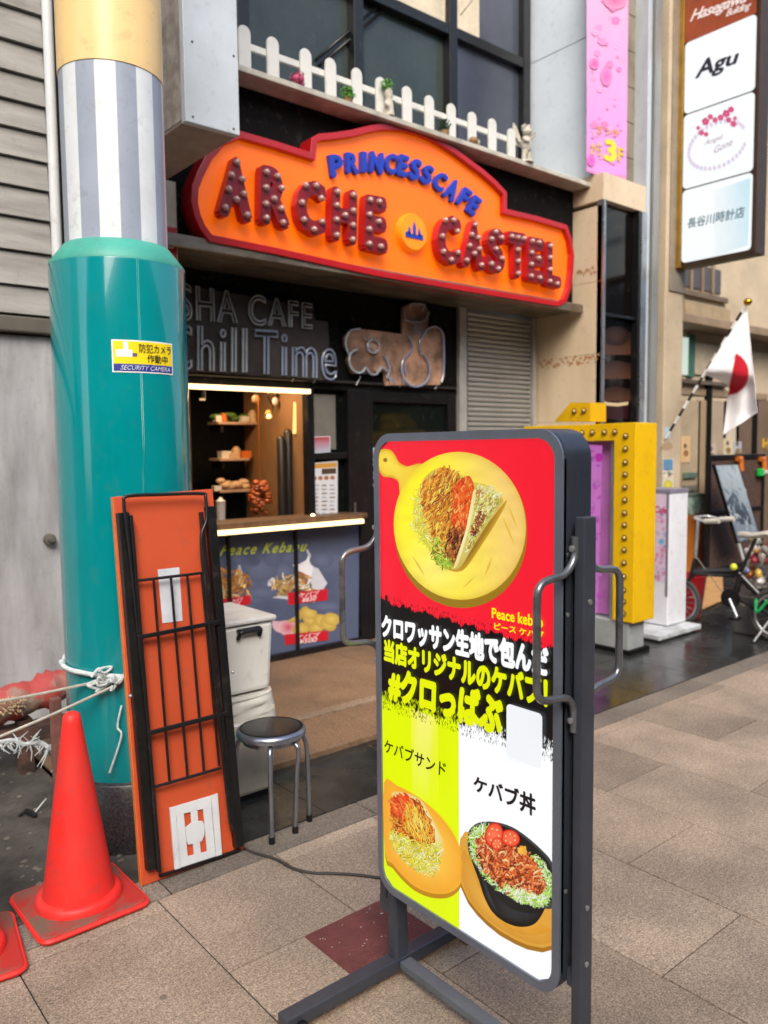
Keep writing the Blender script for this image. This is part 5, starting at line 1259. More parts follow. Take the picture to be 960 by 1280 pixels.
ym = (onX(571,930,KX).y + onX(577,1170,KX).y)/2
band(ztop-1e-5, zR1-.03, 0, 9, '#f4182f', nst=26)
band(zK0+.03, zbot+1e-5, 0, ym, '#fbfdff', nst=26); band(zK0+.03, zbot+1e-5, ym, 9, '#dff500', nst=26)
# brighter stripe where the tubes sit behind the yellow panel
cs_ = [lin('#ecf43a'), lin('#f6f27a'), lin('#f6f27a'), lin('#ecf43a')]
yy = [onX(x, 960, KX).y for x in (548, 535, 528, 514)]
for (ya_, ca_), (yb2, cb_) in zip(list(zip(yy, cs_))[:-1], list(zip(yy, cs_))[1:]):
    z1_, z0_ = zK0+.0, onX(530,1010,KX).z
    q.add([Vector((KX,ya_,z1_)),Vector((KX,yb2,z1_)),Vector((KX,yb2,z0_)),Vector((KX,ya_,z0_))], [(0,1,2,3)], [ca_,cb_,lin('#dff500'),lin('#dff500')])
yl, yr = KY1-.0175, KY0+.0195
NJ = 420; top, bot = [], []
for k in range(NJ+1):
    u = k/NJ; y = yl + (yr-yl)*u
    w1 = .004*math.sin(k*.11)+.003*math.sin(k*.31); jt = w1+random.uniform(-.003,.004) * (1.6 if random.random() < .2 else 1); jb = w1+random.uniform(-.009, .006) * (1.5 if random.random() < .3 else 1)
    if 14 <= k <= 20: jt += .016
    top.append(Vector((KX, y, zR0+(zR1-zR0)*u + jt))); bot.append(Vector((KX, y, zK0+(zK1-zK0)*u + jb)))
q.d += .0002
q.add(top+bot, [(k, k+1, k+2+NJ, k+1+NJ) for k in range(NJ)], '#040505'); q.d += .0002
for k in range(620):                 # spatter along the brush edge
    u = random.random(); edge = random.random() < .3; z = (zR0+(zR1-zR0)*u + random.uniform(-.004,.02)) if edge else (zK0+(zK1-zK0)*u + random.uniform(-.03,.004)); y = yl+(yr-yl)*u
    y = max(yr+.006, min(yl-.006, y)); s_ = random.uniform(.0004,.0014); l_ = random.uniform(.0015,.006)
    q.add([Vector((KX,y-s_,z)),Vector((KX,y+s_*.3,z+l_)),Vector((KX,y+s_,z)),Vector((KX,y,z-l_))], [(0,1,2,3)], '#050606')
for k in range(420):
    u = random.random(); z = zK0+(zK1-zK0)*u + random.uniform(.0,.022); y = max(yr+.006, min(yl-.006, yl+(yr-yl)*u)); s_ = random.uniform(.0004,.0011); l_ = random.uniform(.002,.007)
    q.add([Vector((KX,y-s_,z)),Vector((KX,y+s_*.3,z+l_)),Vector((KX,y+s_,z)),Vector((KX,y,z-l_))], [(0,1,2,3)], '#dff500' if y > ym else '#f4f8fb')
q.build('background_print', ki, ks)
def kprint(name, fn, d=.0025):
    p = Print(KP, (-1,0,0), step=.0000012, start=d); fn(p); return p.build(name, ki, ks)
z4 = lambda x, y: (460+x/3.2, 520+y/3.2)
z6k = lambda x, y: (460+x/3.2, 900+y/3.2)
def pizza(p):
    for k in range(9): p.ell(*z4(374, 444+(8-k)*3.2), 264/3.2, 298/3.2, '#a98416', '#8f7010' if k % 2 else '#a07c14', rot=-6, n=56)
    hp = [(40,200),(36,160),(56,134),(92,136),(112,158),(128,186),(165,202),(215,190),(250,230),(200,330),(135,320),(126,266),(98,246),(62,240)]
    p.blob([z4(*h) for h in hp], '#f3d23e', '#dcae26'); p.blob([z4(*h) for h in [(44,190),(44,158),(62,142),(88,144),(104,164),(122,194),(150,212),(140,262),(104,238),(66,230)]], '#f8dc4a', '#f0cb3a')
    cy_, ct_, cw_, cd_ = lin('#fdf022'), lin('#f3cc72'), lin('#fbe98a'), lin('#d9ac3c')
    def bc(u, v):
        t_ = max(0, min(1, (u+.35)/1.1)); c = [a*(1-t_)+b*t_ for a, b in zip(cy_, ct_)]
        g_ = math.exp(-((u+.45)**2+(v-.55)**2)*6)*.6; c = [a*(1-g_)+b*g_ for a, b in zip(c, cw_)]
        r_ = (u*u+v*v)**.5; e_ = max(0, (r_-.9)/.1)*.5; n_w = .05*math.sin(u*5+v*23)+.04*math.sin(u*9-v*31)
        return tuple((a*(1-e_)+b*e_)*(1+n_w*.7) for a, b in zip(c, cd_))
    p.field(*z4(370,439), 264/3.2, 296/3.2, -6, bc)
    for (x0, y0, x1, y1) in ((540,400,590,520),(500,560,470,640),(560,350,600,450),(430,640,380,690),(180,560,230,640)): 
        dx_, dy_ = (x1-x0), (y1-y0); p.blob([z4(x0,y0), z4(x0+dx_*.5+6,y0+dy_*.5), z4(x1,y1), z4(x0+dx_*.5-4,y0+dy_*.5)], '#e0b544', '#ecc54e')
    p.ell(*z4(72,176), 9/3.2, 9/3.2, '#6a4c12', '#b98d2a')
def taco(p):
    R_ = lambda pts: [z4(*h) for h in pts]
    p.blob(R_([(330,616),(300,600),(270,560),(420,520),(545,350),(556,352),(520,420),(470,500),(400,602),(365,622)]), '#7d5a14', '#c79a2a')
    p.blob(R_([(205,300),(235,240),(290,208),(360,225),(420,260),(470,272),(510,295),(545,330),(540,352),(500,400),(455,470),(410,540),(378,598),(350,612),(325,606),(270,560),(215,480),(185,430),(190,360)]), '#b7982e', '#d6c24a')
    p.shreds(R_([(196,300),(300,206),(360,230),(345,340),(320,520),(290,575),(215,490),(176,440)]), 420, ['#f6f050','#eee83a','#d4d444','#fdf8a4','#f0dc30','#fbf470'], 11, 1.8)
    p.shreds(R_([(228,262),(300,210),(372,232),(372,300),(350,420),(366,560),(305,560),(250,440),(218,330)]), 760, ['#e08c1c','#c86c14','#a85410','#f0a42a','#d47a1c','#84380e','#f8bc40','#dc8428','#ffce5a'], 12, 2.3, ang=118, spread=32)
    p.shreds(R_([(262,480),(340,520),(360,600),(300,606),(262,566)]), 150, ['#8cac24','#b4d03c','#6c8c1c','#8a3a10','#d8e46a'], 8, 1.6)
    p.blob(R_([(350,290),(385,250),(412,240),(428,270),(432,310),(420,350),(412,410),(395,450),(378,475),(355,460),(342,420),(345,360)]), '#f0601c', '#d23c0c')
    p.shreds(R_([(350,300),(400,245),(428,275),(416,400),(380,470),(345,420)]), 230, ['#ff7a28','#f4560f','#ffa050','#fa641c','#e04408'], 8, 2.6, ang=100, spread=40)
    p.shreds(R_([(330,440),(395,455),(385,560),(345,595),(318,540)]), 190, ['#2e1006','#6a260a','#b05418','#e0903c','#8a3a10'], 9, 2.2, ang=110, spread=30)
    p.blob(R_([(430,295),(455,284),(500,300),(546,332),(538,358),(500,410),(460,470),(420,535),(380,600),(352,612),(362,585),(385,520),(405,440),(420,370)]), '#dccf78', '#c9b256')
    p.blob(R_([(428,300),(440,298),(432,360),(418,430),(398,500),(378,562),(360,603),(349,606),(366,565),(390,490),(408,410),(420,350)]), '#f6f0b8', '#e6d68a')
    p.shreds(R_([(445,298),(520,312),(538,340),(455,460),(400,550),(418,450),(440,350)]), 420, ['#f4ec9c','#d6c85c','#b09a38','#bc7838','#eadf80','#fbf6c0','#a0b444'], 6.5, 1.7, ang=125, spread=40)
    p.shreds(R_([(455,380),(482,400),(432,480),(415,465)]), 60, ['#6e2412','#9a4a20','#b86a3a'], 6, 2)
    p.shreds(R_([(440,282),(500,280),(548,316),(545,338),(500,318)]), 60, ['#ece89a','#f6f2c0','#d9cc7a'], 7, 1.6)
    p.shreds(R_([(270,545),(330,570),(350,612),(300,606)]), 40, ['#7ca41c','#a0c430','#c4dc50'], 9, 1.6)
kprint('food_picture', pizza); kprint('food_picture', taco, .0040)
def sand(p):
    R_ = lambda pts: [z6k(*h) for h in pts]
    B0 = [(66,250),(120,262),(180,292),(240,334),(300,392),(350,462),(380,540),(386,600),(374,648),(350,678),(310,694),(250,690),(190,664),(140,620),(100,572),(72,530)]
    for k in range(8): dy_ = (7-k)*2.6; p.poly(closed([z6k(x, y+dy_) for x, y in B0], 3) , '#b8800c' if k % 2 else '#c48c14')
    p.poly(closed(R_(B0), 3), '#f2ac2e'); p.blob(R_([(x*.97+6, y*.97+12) for x, y in B0]), '#fcc94c', '#efa72c', sm=4)
    p.blob(R_([(96,296),(115,285),(160,292),(210,316),(238,352),(264,400),(290,450),(304,490),(292,512),(270,515),(240,430),(190,350),(120,318)]), '#fbf2c0', '#e2cc78')
    p.blob(R_([(105,318),(150,302),(205,330),(243,390),(266,450),(268,495),(225,505),(160,470),(105,440),(98,390)]), '#c05a1a', '#8a3a0c')
    p.shreds(R_([(102,315),(150,302),(205,330),(243,390),(266,450),(268,500),(225,510),(160,480),(105,445),(96,390)]), 620, ['#cc6018','#a0400e','#e4801e','#84300a','#f2a032','#f8bc4e','#d86c1c'], 9, 2.2, ang=60, spread=55)
    p.shreds(R_([(98,312),(150,300),(192,332),(150,400),(98,370)]), 130, ['#ee4418','#f4682a','#dc3412','#fa8a40'], 10, 3.2, ang=60, spread=30)
    p.shreds(R_([(170,330),(240,400),(262,490),(200,480),(140,400)]), 110, ['#fbb020','#f6c848','#ffd868'], 14, 1.6, ang=75, spread=15)
    p.shreds(R_([(94,440),(160,470),(225,505),(300,495),(290,560),(262,615),(210,606),(160,566),(106,505)]), 620, ['#ecde40','#f4ee84','#d4ce34','#faf6c0','#bdb02a','#f6ca38','#c8d440'], 10, 1.7)
def bowl(p):
    R_ = lambda pts: [z6k(*h) for h in pts]
    B0 = [(392,444),(372,474),(364,540),(366,600),(374,650),(404,715),(440,762),(480,802),(530,842),(590,876),(640,898),(700,910),(745,898),(745,590),(600,500)]
    for k in range(8): dy_ = (7-k)*2.6; p.poly([z6k(x, min(y+dy_, 928)) if 3 < i < 13 else z6k(x, y) for i, (x, y) in enumerate(B0)], '#a06c16' if k % 2 else '#ac7418')
    p.poly(R_(B0), '#dca03a'); p.blob(R_([(392,520),(420,600),(470,720),(560,830),(660,860),(744,840),(744,880),(690,896),(600,868),(500,810),(420,730),(380,640),(372,560)]), '#e8b04c', '#d2932e')
    p.blob(R_([(402,470),(404,520),(424,580),(446,640),(468,706),(500,766),(552,808),(610,826),(662,818),(692,788),(716,744),(745,704),(745,590),(700,520),(600,440),(520,410),(450,408),(412,435)]), '#1b1d20', '#0c0d0e', shift=(-10,10))
    p.blob(R_([(500,690),(560,740),(640,770),(690,770),(660,800),(610,812),(556,796),(516,760)]), '#2c2f34', '#141517'); p.blob(R_([(452,610),(470,640),(500,720),(530,780),(508,760),(474,700)]), '#34383e', '#16181a')
    p.blob(R_([(402,470),(410,436),(450,408),(520,408),(600,438),(700,520),(745,590),(745,740),(690,748),(590,720),(490,655),(425,570),(405,520)]), '#202324', '#3c4044'); p.blob(R_([(412,472),(420,442),(455,418),(520,418),(600,450),(695,530),(738,600),(740,722),(690,736),(596,708),(500,645),(436,566),(416,520)]), '#1a1c1c', '#101212')
    for rg, nn in (([(413,462),(440,428),(475,412),(480,440),(452,480),(462,560),(510,625),(560,672),(548,690),(500,655),(436,575),(414,512)], 330), ([(540,640),(600,690),(660,696),(724,724),(690,738),(600,712),(540,670)], 260), ([(655,540),(690,560),(738,625),(742,700),(712,722),(700,690),(708,640),(680,600)], 260)): p.shreds(R_(rg), nn, ['#97cf44','#bee674','#e4f4bc','#66a62c','#f0fadc','#acd854','#cfeea0'], 10, 1.9)
    p.blob(R_([(455,470),(500,480),(560,520),(620,520),(660,580),(700,640),(700,672),(640,680),(590,690),(540,640),(480,590),(450,530)]), '#c8501e', '#9a3812')
    p.shreds(R_([(444,475),(480,455),(560,505),(630,520),(680,580),(712,645),(706,690),(640,700),(590,700),(530,655),(470,600),(442,535)]), 1300, ['#ea7030','#cc5220','#f88c48','#9c3610','#ffa464','#d85c22','#b03e16','#ffc08a','#6e2408'], 9, 2.8)
    for (cx, cy, rx, ry, r_) in ((575,470,40,33,28),(510,457,37,50,8),(522,492,24,26,0)):
        p.ell(*z6k(cx,cy), rx/3.2, ry/3.2, '#f2502c', '#cc2412', rot=r_, n=30); p.ell(*z6k(cx,cy), rx/3.7, ry/3.7, '#f87a54', '#f05432', rot=r_, n=26)
        for a in range(0, 360, 60):
            q_ = R(a+r_); ex, ey = cx+rx*.52*math.cos(q_), cy+ry*.52*math.sin(q_); p.ell(*z6k(ex,ey), rx*.17/3.2, ry*.2/3.2, '#f8b48a', '#e8542c', rot=a, n=12); p.ell(*z6k(ex,ey), .9, 1.1, '#f4d8a0', '#f0b070', n=7)
    p.poly(R_([(612,500),(638,502),(640,540),(618,530)]), '#e8a83a'); p.poly(R_([(604,508),(622,506),(628,535),(606,530)]), '#f0b848')
    p.shreds(R_([(552,660),(640,690),(724,718),(700,738),(600,714)]), 200, ['#cfec98','#f0fadc','#a2d656','#e8f4c8'], 11, 2.2)
kprint('food_picture', sand); kprint('food_picture', bowl)
TX = [('クロワッサン生地で包んだ', ((479,770),(687,812),(687,846),(479,795)), '#fbfdff', .062),
      ('当店オリジナルのケバブ！', ((482,801),(686,850),(686,886),(482,825)), '#e6f000', .06),
      ('#クロっばぶ', ((488,834),(631,874),(629,922),(487,873)), '#e6f000', .07),
      ('Peace kebab', ((617,759),(681,770),(681,785),(617,772)), '#f8f000', .025),
      ('ピース ケバブ', ((620,777),(682,789),(682,799),(620,786)), '#f8f000', .025),
      ('ケバブサンド', ((483,922),(560,952),(559,971),(482,939)), '#15180a', .018),
      ('ケバブ丼', ((594,967),(672,992),(672,1021),(594,988)), '#0c0d10', .035)]
for body, qd, c, off in TX:
    if body[0] in 'ク当#': qd = ((qd[0][0],qd[0][1]-4),(qd[1][0]+1,qd[1][1]-5),(qd[2][0]+1,qd[2][1]+1),(qd[3][0],qd[3][1]+1))
    p = Print(KP, (-1,0,0), start=.0060); p.text(body, qd, c, off); p.build('lettering', ki, ks)
# blank white sticker where the photograph has a code
sk = thing('card_sticker', tuple(onX(658,915,KX-.008)), 'white rounded card stuck on the kebab sign near the lower black edge', 'sticker')
ys_ = [onX(636,900,KX).y, onX(680,900,KX).y]; zs3 = [onX(657,952,KX).z, onX(657,885,KX).z]
Pk = rrect(KX-.008, ys_[1], ys_[0], zs3[0], zs3[1], .01, 4); MB().prism(Pk, (.002,0,0)).build('card', lamp('card_white', '#eceff4', .95), sk)
# posts, base, handles
py0, py1 = 1.012, 1.038
MB().box(1.388, 1.430, py0, py1, .02, 1.352).build('post', m_post, ks, bev=.003)
MB().box(1.392, 1.426, py1, KY0, .30, .34).build('spacer', m_post, ks); MB().box(1.392, 1.426, py1, KY0, 1.25, 1.30).build('spacer', m_post, ks)
MB().box(1.384, 1.433, 1.634, 1.672, .03, .30).build('post', m_post, ks, bev=.008)
MB().box(1.392, 1.426, 1.684, 1.712, .22, 1.352).build('post', m_post, ks, bev=.003)
MB().box(1.392, 1.426, 1.66, 1.712, .18, .222).build('spacer', m_post, ks)
for y0 in (1.000, 1.632):
    MB().box(1.02, 1.70, y0, y0+.045, .028, .062).build('foot_bar', m_post, ks, bev=.004)
    for x in (1.06, 1.67):
        cst = MB().lathe([(0,-.012),(.018,-.012),(.022,-.008),(.022,.008),(.018,.012),(0,.012)], (x, y0+.022-.03, .0225), 16, axis=(0,1,0)).build('caster', m_blackg, ks)
        MB().tube([(x, y0+.022, .03), (x, y0-.008, .024)], .006, 6).build('axle', m_rimm, cst)
MB().box(1.396, 1.436, 1.046, 1.631, .034, .056).build('cross_bar', mat('crossbar_grey', '#6f7880', .4, metal=.4), ks, bev=.003)
m_hnd = mat('worn_handle', '#4a4d50', .3, metal=.7, c2='#83868a', thr=(.5,.75), scale=25)
for hy in (1.036, 1.700):
    for s_ in (-1, 1):
        xc = 1.409 + s_*.021; xo = 1.409 + s_*.145
        pts = [(xc, hy, 1.31), (xc, hy, 1.275), (xc+s_*.012, hy, 1.25), (xc+s_*.04, hy, 1.232), (xo-s_*.03, hy, 1.226), (xo-s_*.008, hy, 1.215), (xo, hy, 1.19), (xo, hy, 1.10), (xo, hy, 1.01), (xo-s_*.008, hy, .985), (xo-s_*.03, hy, .974), (xc+s_*.04, hy, .968), (xc+s_*.012, hy, .955), (xc, hy, .93), (xc, hy, .885)]
        h_ = MB().tube(bez(pts, 4), .0085, 10).build('handle', m_hnd, ks)
        for z in (1.285, .912): MB().lathe([(0,0),(.007,0),(.007,.004),(0,.006)], (xc+s_*.009, hy, z), 10, axis=(s_,0,0)).build('screw', m_rimm, h_)
for z in (1.17, .49, .36): MB().lathe([(0,0),(.006,0),(.006,.002),(0,.004)], (1.409, py0, z), 10, axis=(0,-1,0)).build('screw', m_rimm, ks)
for y, z in ((1.053,.52),(1.053,1.27),(1.053,1.14)): MB().lathe([(0,0),(.005,0),(.005,.002),(0,.003)], (1.385, 1.052, z), 8, axis=(0,-1,0)).build('screw', m_rimm, ks)

# ================================================================== ORANGE FOLDING TABLE
m_tor = mat('table_orange', '#c6522e', .55, c2='#b84a28', thr=(.3,.7), scale=3, vary=.08, spec=.35)
m_ted = mat('table_edge', '#dc7a3c', .5, vary=.1)
m_tbk = mat('table_black', '#111112', .38, vary=.3, scale=12, spec=.5)
tb = thing('folding_table', (1.23, 2.6, 0), 'folded orange table with black metal legs leaning on the teal pillar', 'table')
BLp, BRp = onZ(178,1108,.005), onZ(305,1061,.005)
TLp = onY(142,621,2.765)
TRp = TLp + (BRp-BLp)
uh = (BRp-BLp); Wt = uh.length; uh.normalize(); vh = (TLp-BLp); vh -= uh*vh.dot(uh)
TRq = onP(266,611, BLp, uh.cross(vh).normalized())
vh = vh; Lt = vh.length; vh.normalize(); nh = uh.cross(vh).normalized()
if nh.y > 0: nh = -nh
TP = lambda px, py, off=0.0: onP(px, py, BLp + nh*off, nh)
TB = [TP(142,621), TP(266,611), TP(306,1061), TP(178,1108)]
MB().prism([p for p in TB], -nh*.022).build('table_top', m_tor, tb, bev=.003)
ed = [TP(142,621), TP(178,1108)]
MB().prism([ed[0]-nh*.002-uh*.003, ed[0]-uh*.003-nh*.021, ed[1]-uh*.003-nh*.021, ed[1]-uh*.003-nh*.002], uh*.0025).build('edge_band', m_ted, tb)
def tbar(p0, p1, w_, h_, off=.012, name='frame_bar', m_=m_tbk, r_=None):
    a, b_ = TP(*p0, off), TP(*p1, off); d = (b_-a).normalized()
    if r_: return MB().tube([a, b_], r_, 8).build(name, m_, tb)
    return MB().obox(a, b_, d.cross(nh).normalized()*w_/2, nh*h_/2).build(name, m_, tb, bev=.002)
tbar((153,641),(190,1086),.040,.030,.016,'leg_channel'); tbar((262,633),(298,1058),.034,.030,.016,'leg_channel')
tbar((163,644),(199,1090),.012,.02,.030,'leg'); tbar((251,640),(291,1040),.012,.02,.030,'leg')
MB().tube(bez([TP(163,700,.04),TP(157,650,.04),TP(155,628,.04),TP(160,620,.04),TP(206,618,.04),TP(252,617,.04),TP(257,622,.04),TP(258,650,.04),TP(252,668,.04),TP(253,700,.04),TP(256,725,.04),TP(263,800,.04),TP(276,920,.04),TP(288,1030,.04)],4), .0065, 8).build('leg_tube', m_tbk, tb)
MB().tube(bez([TP(157,640,.035),TP(163,700,.035),TP(170,770,.035),TP(184,900,.035),TP(198,1085,.035)],4), .0065, 8).build('leg_tube', m_tbk, tb)
tbar((171,726),(254,716),.0,.0,.03,r_=.0055,name='shelf_rod'); tbar((192,984),(276,960),0,0,.03,r_=.006,name='shelf_rod')
tbar((172,797),(276,777),.016,.014,.036,'cross_bar'); tbar((184,917),(285,891),.016,.014,.036,'cross_bar')
for a, b_ in (((192,724),(212,977)),((213.5,721),(234.5,971)),((234,719),(255,965)),((252,716),(274,957))): tbar(a, b_, 0,0,.028,r_=.005,name='shelf_rod')
tbar((199,1095),(300,1062),.010,.012,.008,'bottom_rail')
MB().prism([TP(*p, .001) for p in ((197,712),(224,709),(228,776),(203,779))], nh*.0012).build('paper_label', mat('paper_label', '#c6cbd3', .6, vary=.08, scale=12), tb)
# white plastic plate with slots
m_plate = mat('plate_white', '#cfd3d6', .45, vary=.06)
pz = lambda x, y: (130+x/3.31, 850+y/3.31)
def plate(pts, d0, d1, name='plate_bar'): return MB().prism([TP(*pz(*p), d0) for p in pts], nh*(d1-d0)).build(name, m_plate, tb, bev=.001)
plate([(268,528),(290,522),(312,782),(290,794)], .002, .012); plate([(440,478),(466,468),(484,722),(460,730)], .002, .012)
plate([(291,522),(439,478),(442,524),(294,560)], .002, .008); plate([(304,738),(456,700),(459,729),(307,780)], .002, .008)
plate([(296,560),(328,552),(344,730),(305,738)], .002, .008); plate([(408,533),(441,524),(456,700),(424,708)], .002, .008); plate([(356,546),(384,539),(398,714),(370,722)], .002, .008)
plate([(335,610),(350,598),(358,590),(384,584),(404,582),(414,600),(412,640),(402,665),(368,676),(345,680),(338,660)], .002, .009)
for px, py in ((163,870),(291,840)): MB().ball(TP(px, py, .036), .007, 6).build('bolt', m_rimm, tb)

# ================================================================== CONES
m_cone = mat('cone_red', '#e62c26', .5, c2='#cf3a34', thr=(.3,.55), vary=.06, scale=3, spec=.45, grime=.5)
m_cdirt = mat('cone_base', '#b02a22', .7, c2='#6e5a4c', thr=(.36,.6), scale=9)
def cone(loc, rot, lab):
    t = thing('traffic_cone', loc, lab, 'traffic cone', 'red traffic cones at the kerb'); t.rotation_euler = (0,0,rot)
    def pp(mb, name, m, bev=0):
        o = mb.build(name, m, bev=bev); o.parent = t; return o
    b = MB(); h, r_ = .170, .03; P = []
    for cx, cy, a0 in ((h-r_,h-r_,0),(-h+r_,h-r_,90),(-h+r_,-h+r_,180),(h-r_,-h+r_,270)):
        for k in range(6): a = R(a0+18*k); P.append(Vector((cx+r_*math.cos(a), cy+r_*math.sin(a), .004)))
    b.prism(P, (0,0,.022)); pp(b, 'base', m_cdirt, .006)
    b = MB(); P2 = [p*1 for p in P]; n = len(P)
    for p in P2: p.z = .012
    pp(MB().tube([Vector((p.x*1.002,p.y*1.002,.014)) for p in P], .009, 6, closed=True), 'rim', m_cone)
    pp(MB().lathe([(.137,.024),(.135,.045),(.126,.053),(.112,.055)], (0,0,0), 48), 'collar', m_cone)
    pp(MB().lathe([(.116,.048),(.110,.07),(.030,.622),(.027,.645),(.017,.654),(0,.656)], (0,0,0), 48), 'body', m_cone)
    return t
cone((.838, 2.615, 0), R(1), 'whole red traffic cone standing in front of the teal pillar')
cone((.452, 2.545, 0), R(-8), 'red traffic cone cut off by the left picture edge, mostly its dusty base')
# ================================================================== STOOL
m_chr = mat('stool_steel', '#9aa1ab', .28, metal=.85, vary=.08); m_vinyl = mat('stool_vinyl', '#17171a', .3, vary=.15, spec=.5)
SC = Vector((1.622, 2.665, 0)); SH = .405; SR = .134
so = thing('stool', tuple(SC), 'small round stool with black seat and grey steel legs beside the orange table', 'stool')
MB().lathe([(0,SH-.02),(SR*.9,SH-.02),(SR-.006,SH-.006),(SR-.010,SH),(SR*.8,SH+.004),(0,SH+.005)], SC, 48).build('seat', m_vinyl, so)
MB().lathe([(SR-.012,SH-.03),(SR+.002,SH-.026),(SR+.004,SH-.012),(SR-.002,SH-.001),(SR-.010,SH+.002)], SC, 48).build('seat_rim', m_chr, so)
MB().lathe([(SR*.60,SH-.05),(SR*.86,SH-.05),(SR*.86,SH-.034),(SR*.60,SH-.034)], SC, 32).build('ring', m_chr, so)
for a in (-124, -72, -24, 140):
    d = Vector((math.cos(R(a)), math.sin(R(a)), 0)); F = SC + d*(.146 if a != -72 else .112)
    lg = MB().tube(bez([SC+d*.06+Vector((0,0,SH-.034)), SC+d*.115+Vector((0,0,SH-.042)), SC+d*.137+Vector((0,0,SH-.075)), SC+d*(.143 if a != -72 else .125)+Vector((0,0,SH-.16)), F+Vector((0,0,.02))], 5), .0095, 10).build('leg', m_chr, so)
    MB().lathe([(0,0),(.013,0),(.012,.028),(0,.028)], F, 12).build('rubber_foot', m_blackg, lg)
# ================================================================== STORAGE BOXES
m_tr = mat('milky_plastic', '#d2d2cc', .4, vary=.07, scale=3); m_bagm = mat('bag_plastic', '#c9c8be', .4, vary=.12, scale=10, bump=.6, bscale=9); m_binlo = mat('cream_bin', '#b5b09e', .5, vary=.12, scale=3)
def bin_(x0, x1, y0, y1, z0, z1, m_, parent, taper=.015):
    b = MB(); lo = [(x0+taper,y0+taper,z0),(x1-taper,y0+taper,z0),(x1-taper,y1-taper,z0),(x0+taper,y1-taper,z0)]; hi = [(x0,y0,z1),(x1,y0,z1),(x1,y1,z1),(x0,y1,z1)]
    b.add(lo+hi, [(3,2,1,0),(4,5,6,7),(0,1,5,4),(1,2,6,5),(2,3,7,6),(3,0,4,7)]); return b.build('body', m_, parent, bev=.018)
lb = thing('storage_box', (1.7, 3.1, 0), 'lower cream storage box on the ground behind the stool', 'box')
bin_(1.53, 1.81, 2.92, 3.30, .02, .40, m_binlo, lb); MB().box(1.56, 1.79, 2.94, 3.28, .0, .03).build('castors', m_blackg, lb)
MB().box(1.64, 1.72, 2.914, 2.925, .345, .365).build('handle_slot', m_blackg, lb, bev=.003)
pbg = thing('plastic_bag', (1.7, 3.1, .4), 'crumpled white plastic bag stuffed between the two storage boxes', 'bag')
b = MB(); nx, ny = 26, 10
vs = []
for j in range(ny+1):
    for i in range(nx):
        a = 2*math.pi*i/nx; v = j/ny; rx, ry = .165-.02*v, .21-.02*v; cc, ss = math.cos(a), math.sin(a); e = .55
        x = rx*math.copysign(abs(cc)**e, cc); y = ry*math.copysign(abs(ss)**e, ss); w_ = random.uniform(-.008,.010)
        vs.append((1.68+x+w_, 3.11+y+w_, .335+.12*v + random.uniform(-.005,.005) - (.03 if j == 0 and i % 3 == 0 else 0)))
b.add(vs, [(j*nx+i, j*nx+(i+1)%nx, (j+1)*nx+(i+1)%nx, (j+1)*nx+i) for j in range(ny) for i in range(nx)] + [tuple(range(ny*nx, ny*nx+nx))], True); b.build('bag', m_bagm, pbg)
ub = thing('storage_box', (1.7, 3.1, .46), 'upper milky plastic storage box with black handle and lid', 'box')
bin_(1.545, 1.815, 2.94, 3.32, .462, .765, m_tr, ub); MB().box(1.535, 1.825, 2.93, 3.33, .765, .788).build('lid', mat('lid_plastic', '#c4c5c2', .35), ub, bev=.008)
ub.children[0].modifiers[0].width = .02
hx0, hx1 = onY(298,790,2.93).x, onY(325,790,2.93).x; hz = onY(312,788,2.93).z
MB().tube(bez([(hx0,2.935,hz-.03),(hx0+.002,2.92,hz-.005),(hx0+.012,2.915,hz),(hx1-.012,2.915,hz),(hx1-.002,2.92,hz-.005),(hx1,2.935,hz-.03)],3), .009, 8).build('handle', m_blackg, ub); MB().box(hx0-.004, hx1+.004, 2.924, 2.93+.012, hz-.008, hz+.012).build('handle_plate', m_blackg, ub, bev=.003)
# ================================================================== small ground things
m_cab = mat('cable_dark', '#33302e', .6)
cbl = tag(MB().tube(bez([onZ(*p, .005) for p in ((296,1056),(318,1066),(345,1074),(365,1085),(390,1091),(420,1092),(450,1094),(480,1098),(520,1102))], 5), .0055, 8).build('cable', m_cab), 'dark cable lying across the paving from the table to the kebab sign', 'cable')
rb = thing('red_tarp_roll', tuple(onY(35,880,3.95)), 'slumped roll of dirty red tarp against the streaked wall left of the pillar', 'tarp')
cl_ = [onY(*p, 3.9) for p in ((-60,905),(-10,888),(20,876),(45,868),(70,858),(95,852))]
b = MB().tube(bez(cl_, 5), [.080+.008*math.sin(k*.8)+random.uniform(-.003,.003) for k in range(26)], 14)
b.v = [(x+random.uniform(-.007,.007), y+random.uniform(-.007,.007), z*1.0+random.uniform(-.009,.009)) for x, y, z in b.v]
b.build('roll', mat('tarp_red', '#a84440', .75, c2='#8c7a6c', thr=(.38,.5), scale=7, bump=.7, bscale=20), rb)
b = MB()
for k in range(80): p = onY(random.uniform(-10,30), random.uniform(872,892), 3.79); d = Vector((random.uniform(-.02,.02),random.uniform(-.02,.005),random.uniform(-.02,.02))); b.tube([p, p+d], .003, 4)
tag(b.build('stuffing', mat('tarp_stuffing', '#b9a682', .9), rb), kind='stuff')
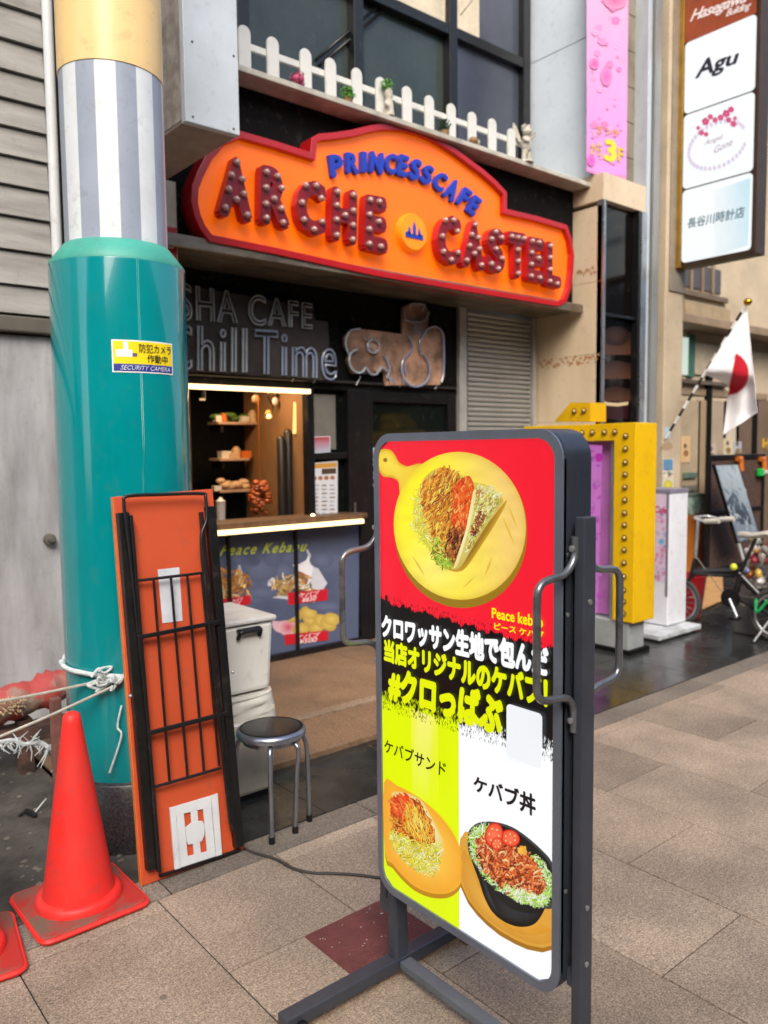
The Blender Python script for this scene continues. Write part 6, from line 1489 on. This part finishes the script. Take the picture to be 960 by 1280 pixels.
# a low timber it rests on
t = thing('timber', tuple(onY(30,915,3.9)), 'weathered brown timber lying under the red tarp roll', 'timber')
p0, p1 = onY(-70,935,3.9), onY(96,902,3.9); MB().obox(p0, p1, (0,.06,0), (0,0,.035)).build('beam', mat('old_timber', '#5d4136', .85, c2='#3a2c26', scale=9, bump=.4), t, bev=.006)
MB().box(1.00, 1.06, 3.86, 3.94, 0, .26).build('block', mat('old_timber', '#5d4136'), t); MB().box(.60, .68, 3.86, 3.94, 0, .25).build('block', mat('old_timber', '#5d4136'), t)
ft = thing('fallen_tinsel', tuple(onY(30,940,3.5)), 'ragged white shreds of plastic tape hanging left of the pillar', 'tape')
b = MB(); c_ = [onY(*p, 3.5) for p in ((-30,925),(-5,928),(15,925),(30,930),(50,928),(62,935),(82,942))]
b.tube(bez(c_, 5), .009, 6); b.build('strip', m_rope, ft)
cp_ = bez(c_, 12)
b = MB()
for k in range(90):
    p = random.choice(cp_); d = Vector((random.uniform(-.05,.05), random.uniform(-.02,.02), random.uniform(-.08,.06))); b.tube([p, p+d*.5+Vector((random.uniform(-.012,.012),0,0)), p+d], [.004,.003,.001], 4)
tag(b.build('frayed_ends', m_rope, ft), kind='stuff')
t = thing('rusty_post', (1.0, 3.3, 0), 'thin reddish brown post just left of the pillar behind the cone', 'post')
xq = onY(71,930,3.3).x; MB().box(xq-.018, xq+.02, 3.28, 3.32, 0, onY(71,872,3.3).z).build('post', mat('rust_brown', '#7c5048', .8, vary=.3, scale=12), t, bev=.003)
lt = thing('dead_twig', tuple(onZ(36,1015,.01)), 'dark curled leaf and pale twig on the dirty ground left of the cone', 'debris')
MB().tube(bez([onZ(24,1020,.01),onZ(32,1014,.02),onZ(45,1020,.015)],4), [.006]*4+[.012]*4+[.004], 6).build('leaf', m_tbk, lt); MB().tube(bez([onZ(44,1015,.012),onZ(52,1005,.03),onZ(58,998,.05)],3), .003, 5).build('twig', m_rope, lt)
# pebbles and grit: uncountable
b = MB()
for k in range(260):
    x, y = random.uniform(-.2, 1.1), random.uniform(2.65, 4.1); s_ = random.uniform(.003, .012); b.ball((x, y, .004), s_, 4, (1.3, 1, .6))
tag(b.build('grit', mat('grit', '#6b655c', .9, vary=.4)), kind='stuff')
b = MB()
for k in range(26):
    p = Vector((random.uniform(1.33,1.61), random.uniform(1.80,1.97), .006)); s_ = random.uniform(.001,.003); b.add([p+Vector((-s_,0,0)), p+Vector((0,-s_*.7,.001)), p+Vector((s_*1.6,0,0)), p+Vector((0,s_,.001))], [(0,1,2,3)])
tag(b.build('paint_flecks', mat('fleck', '#b9b2ab', .8)), kind='stuff')
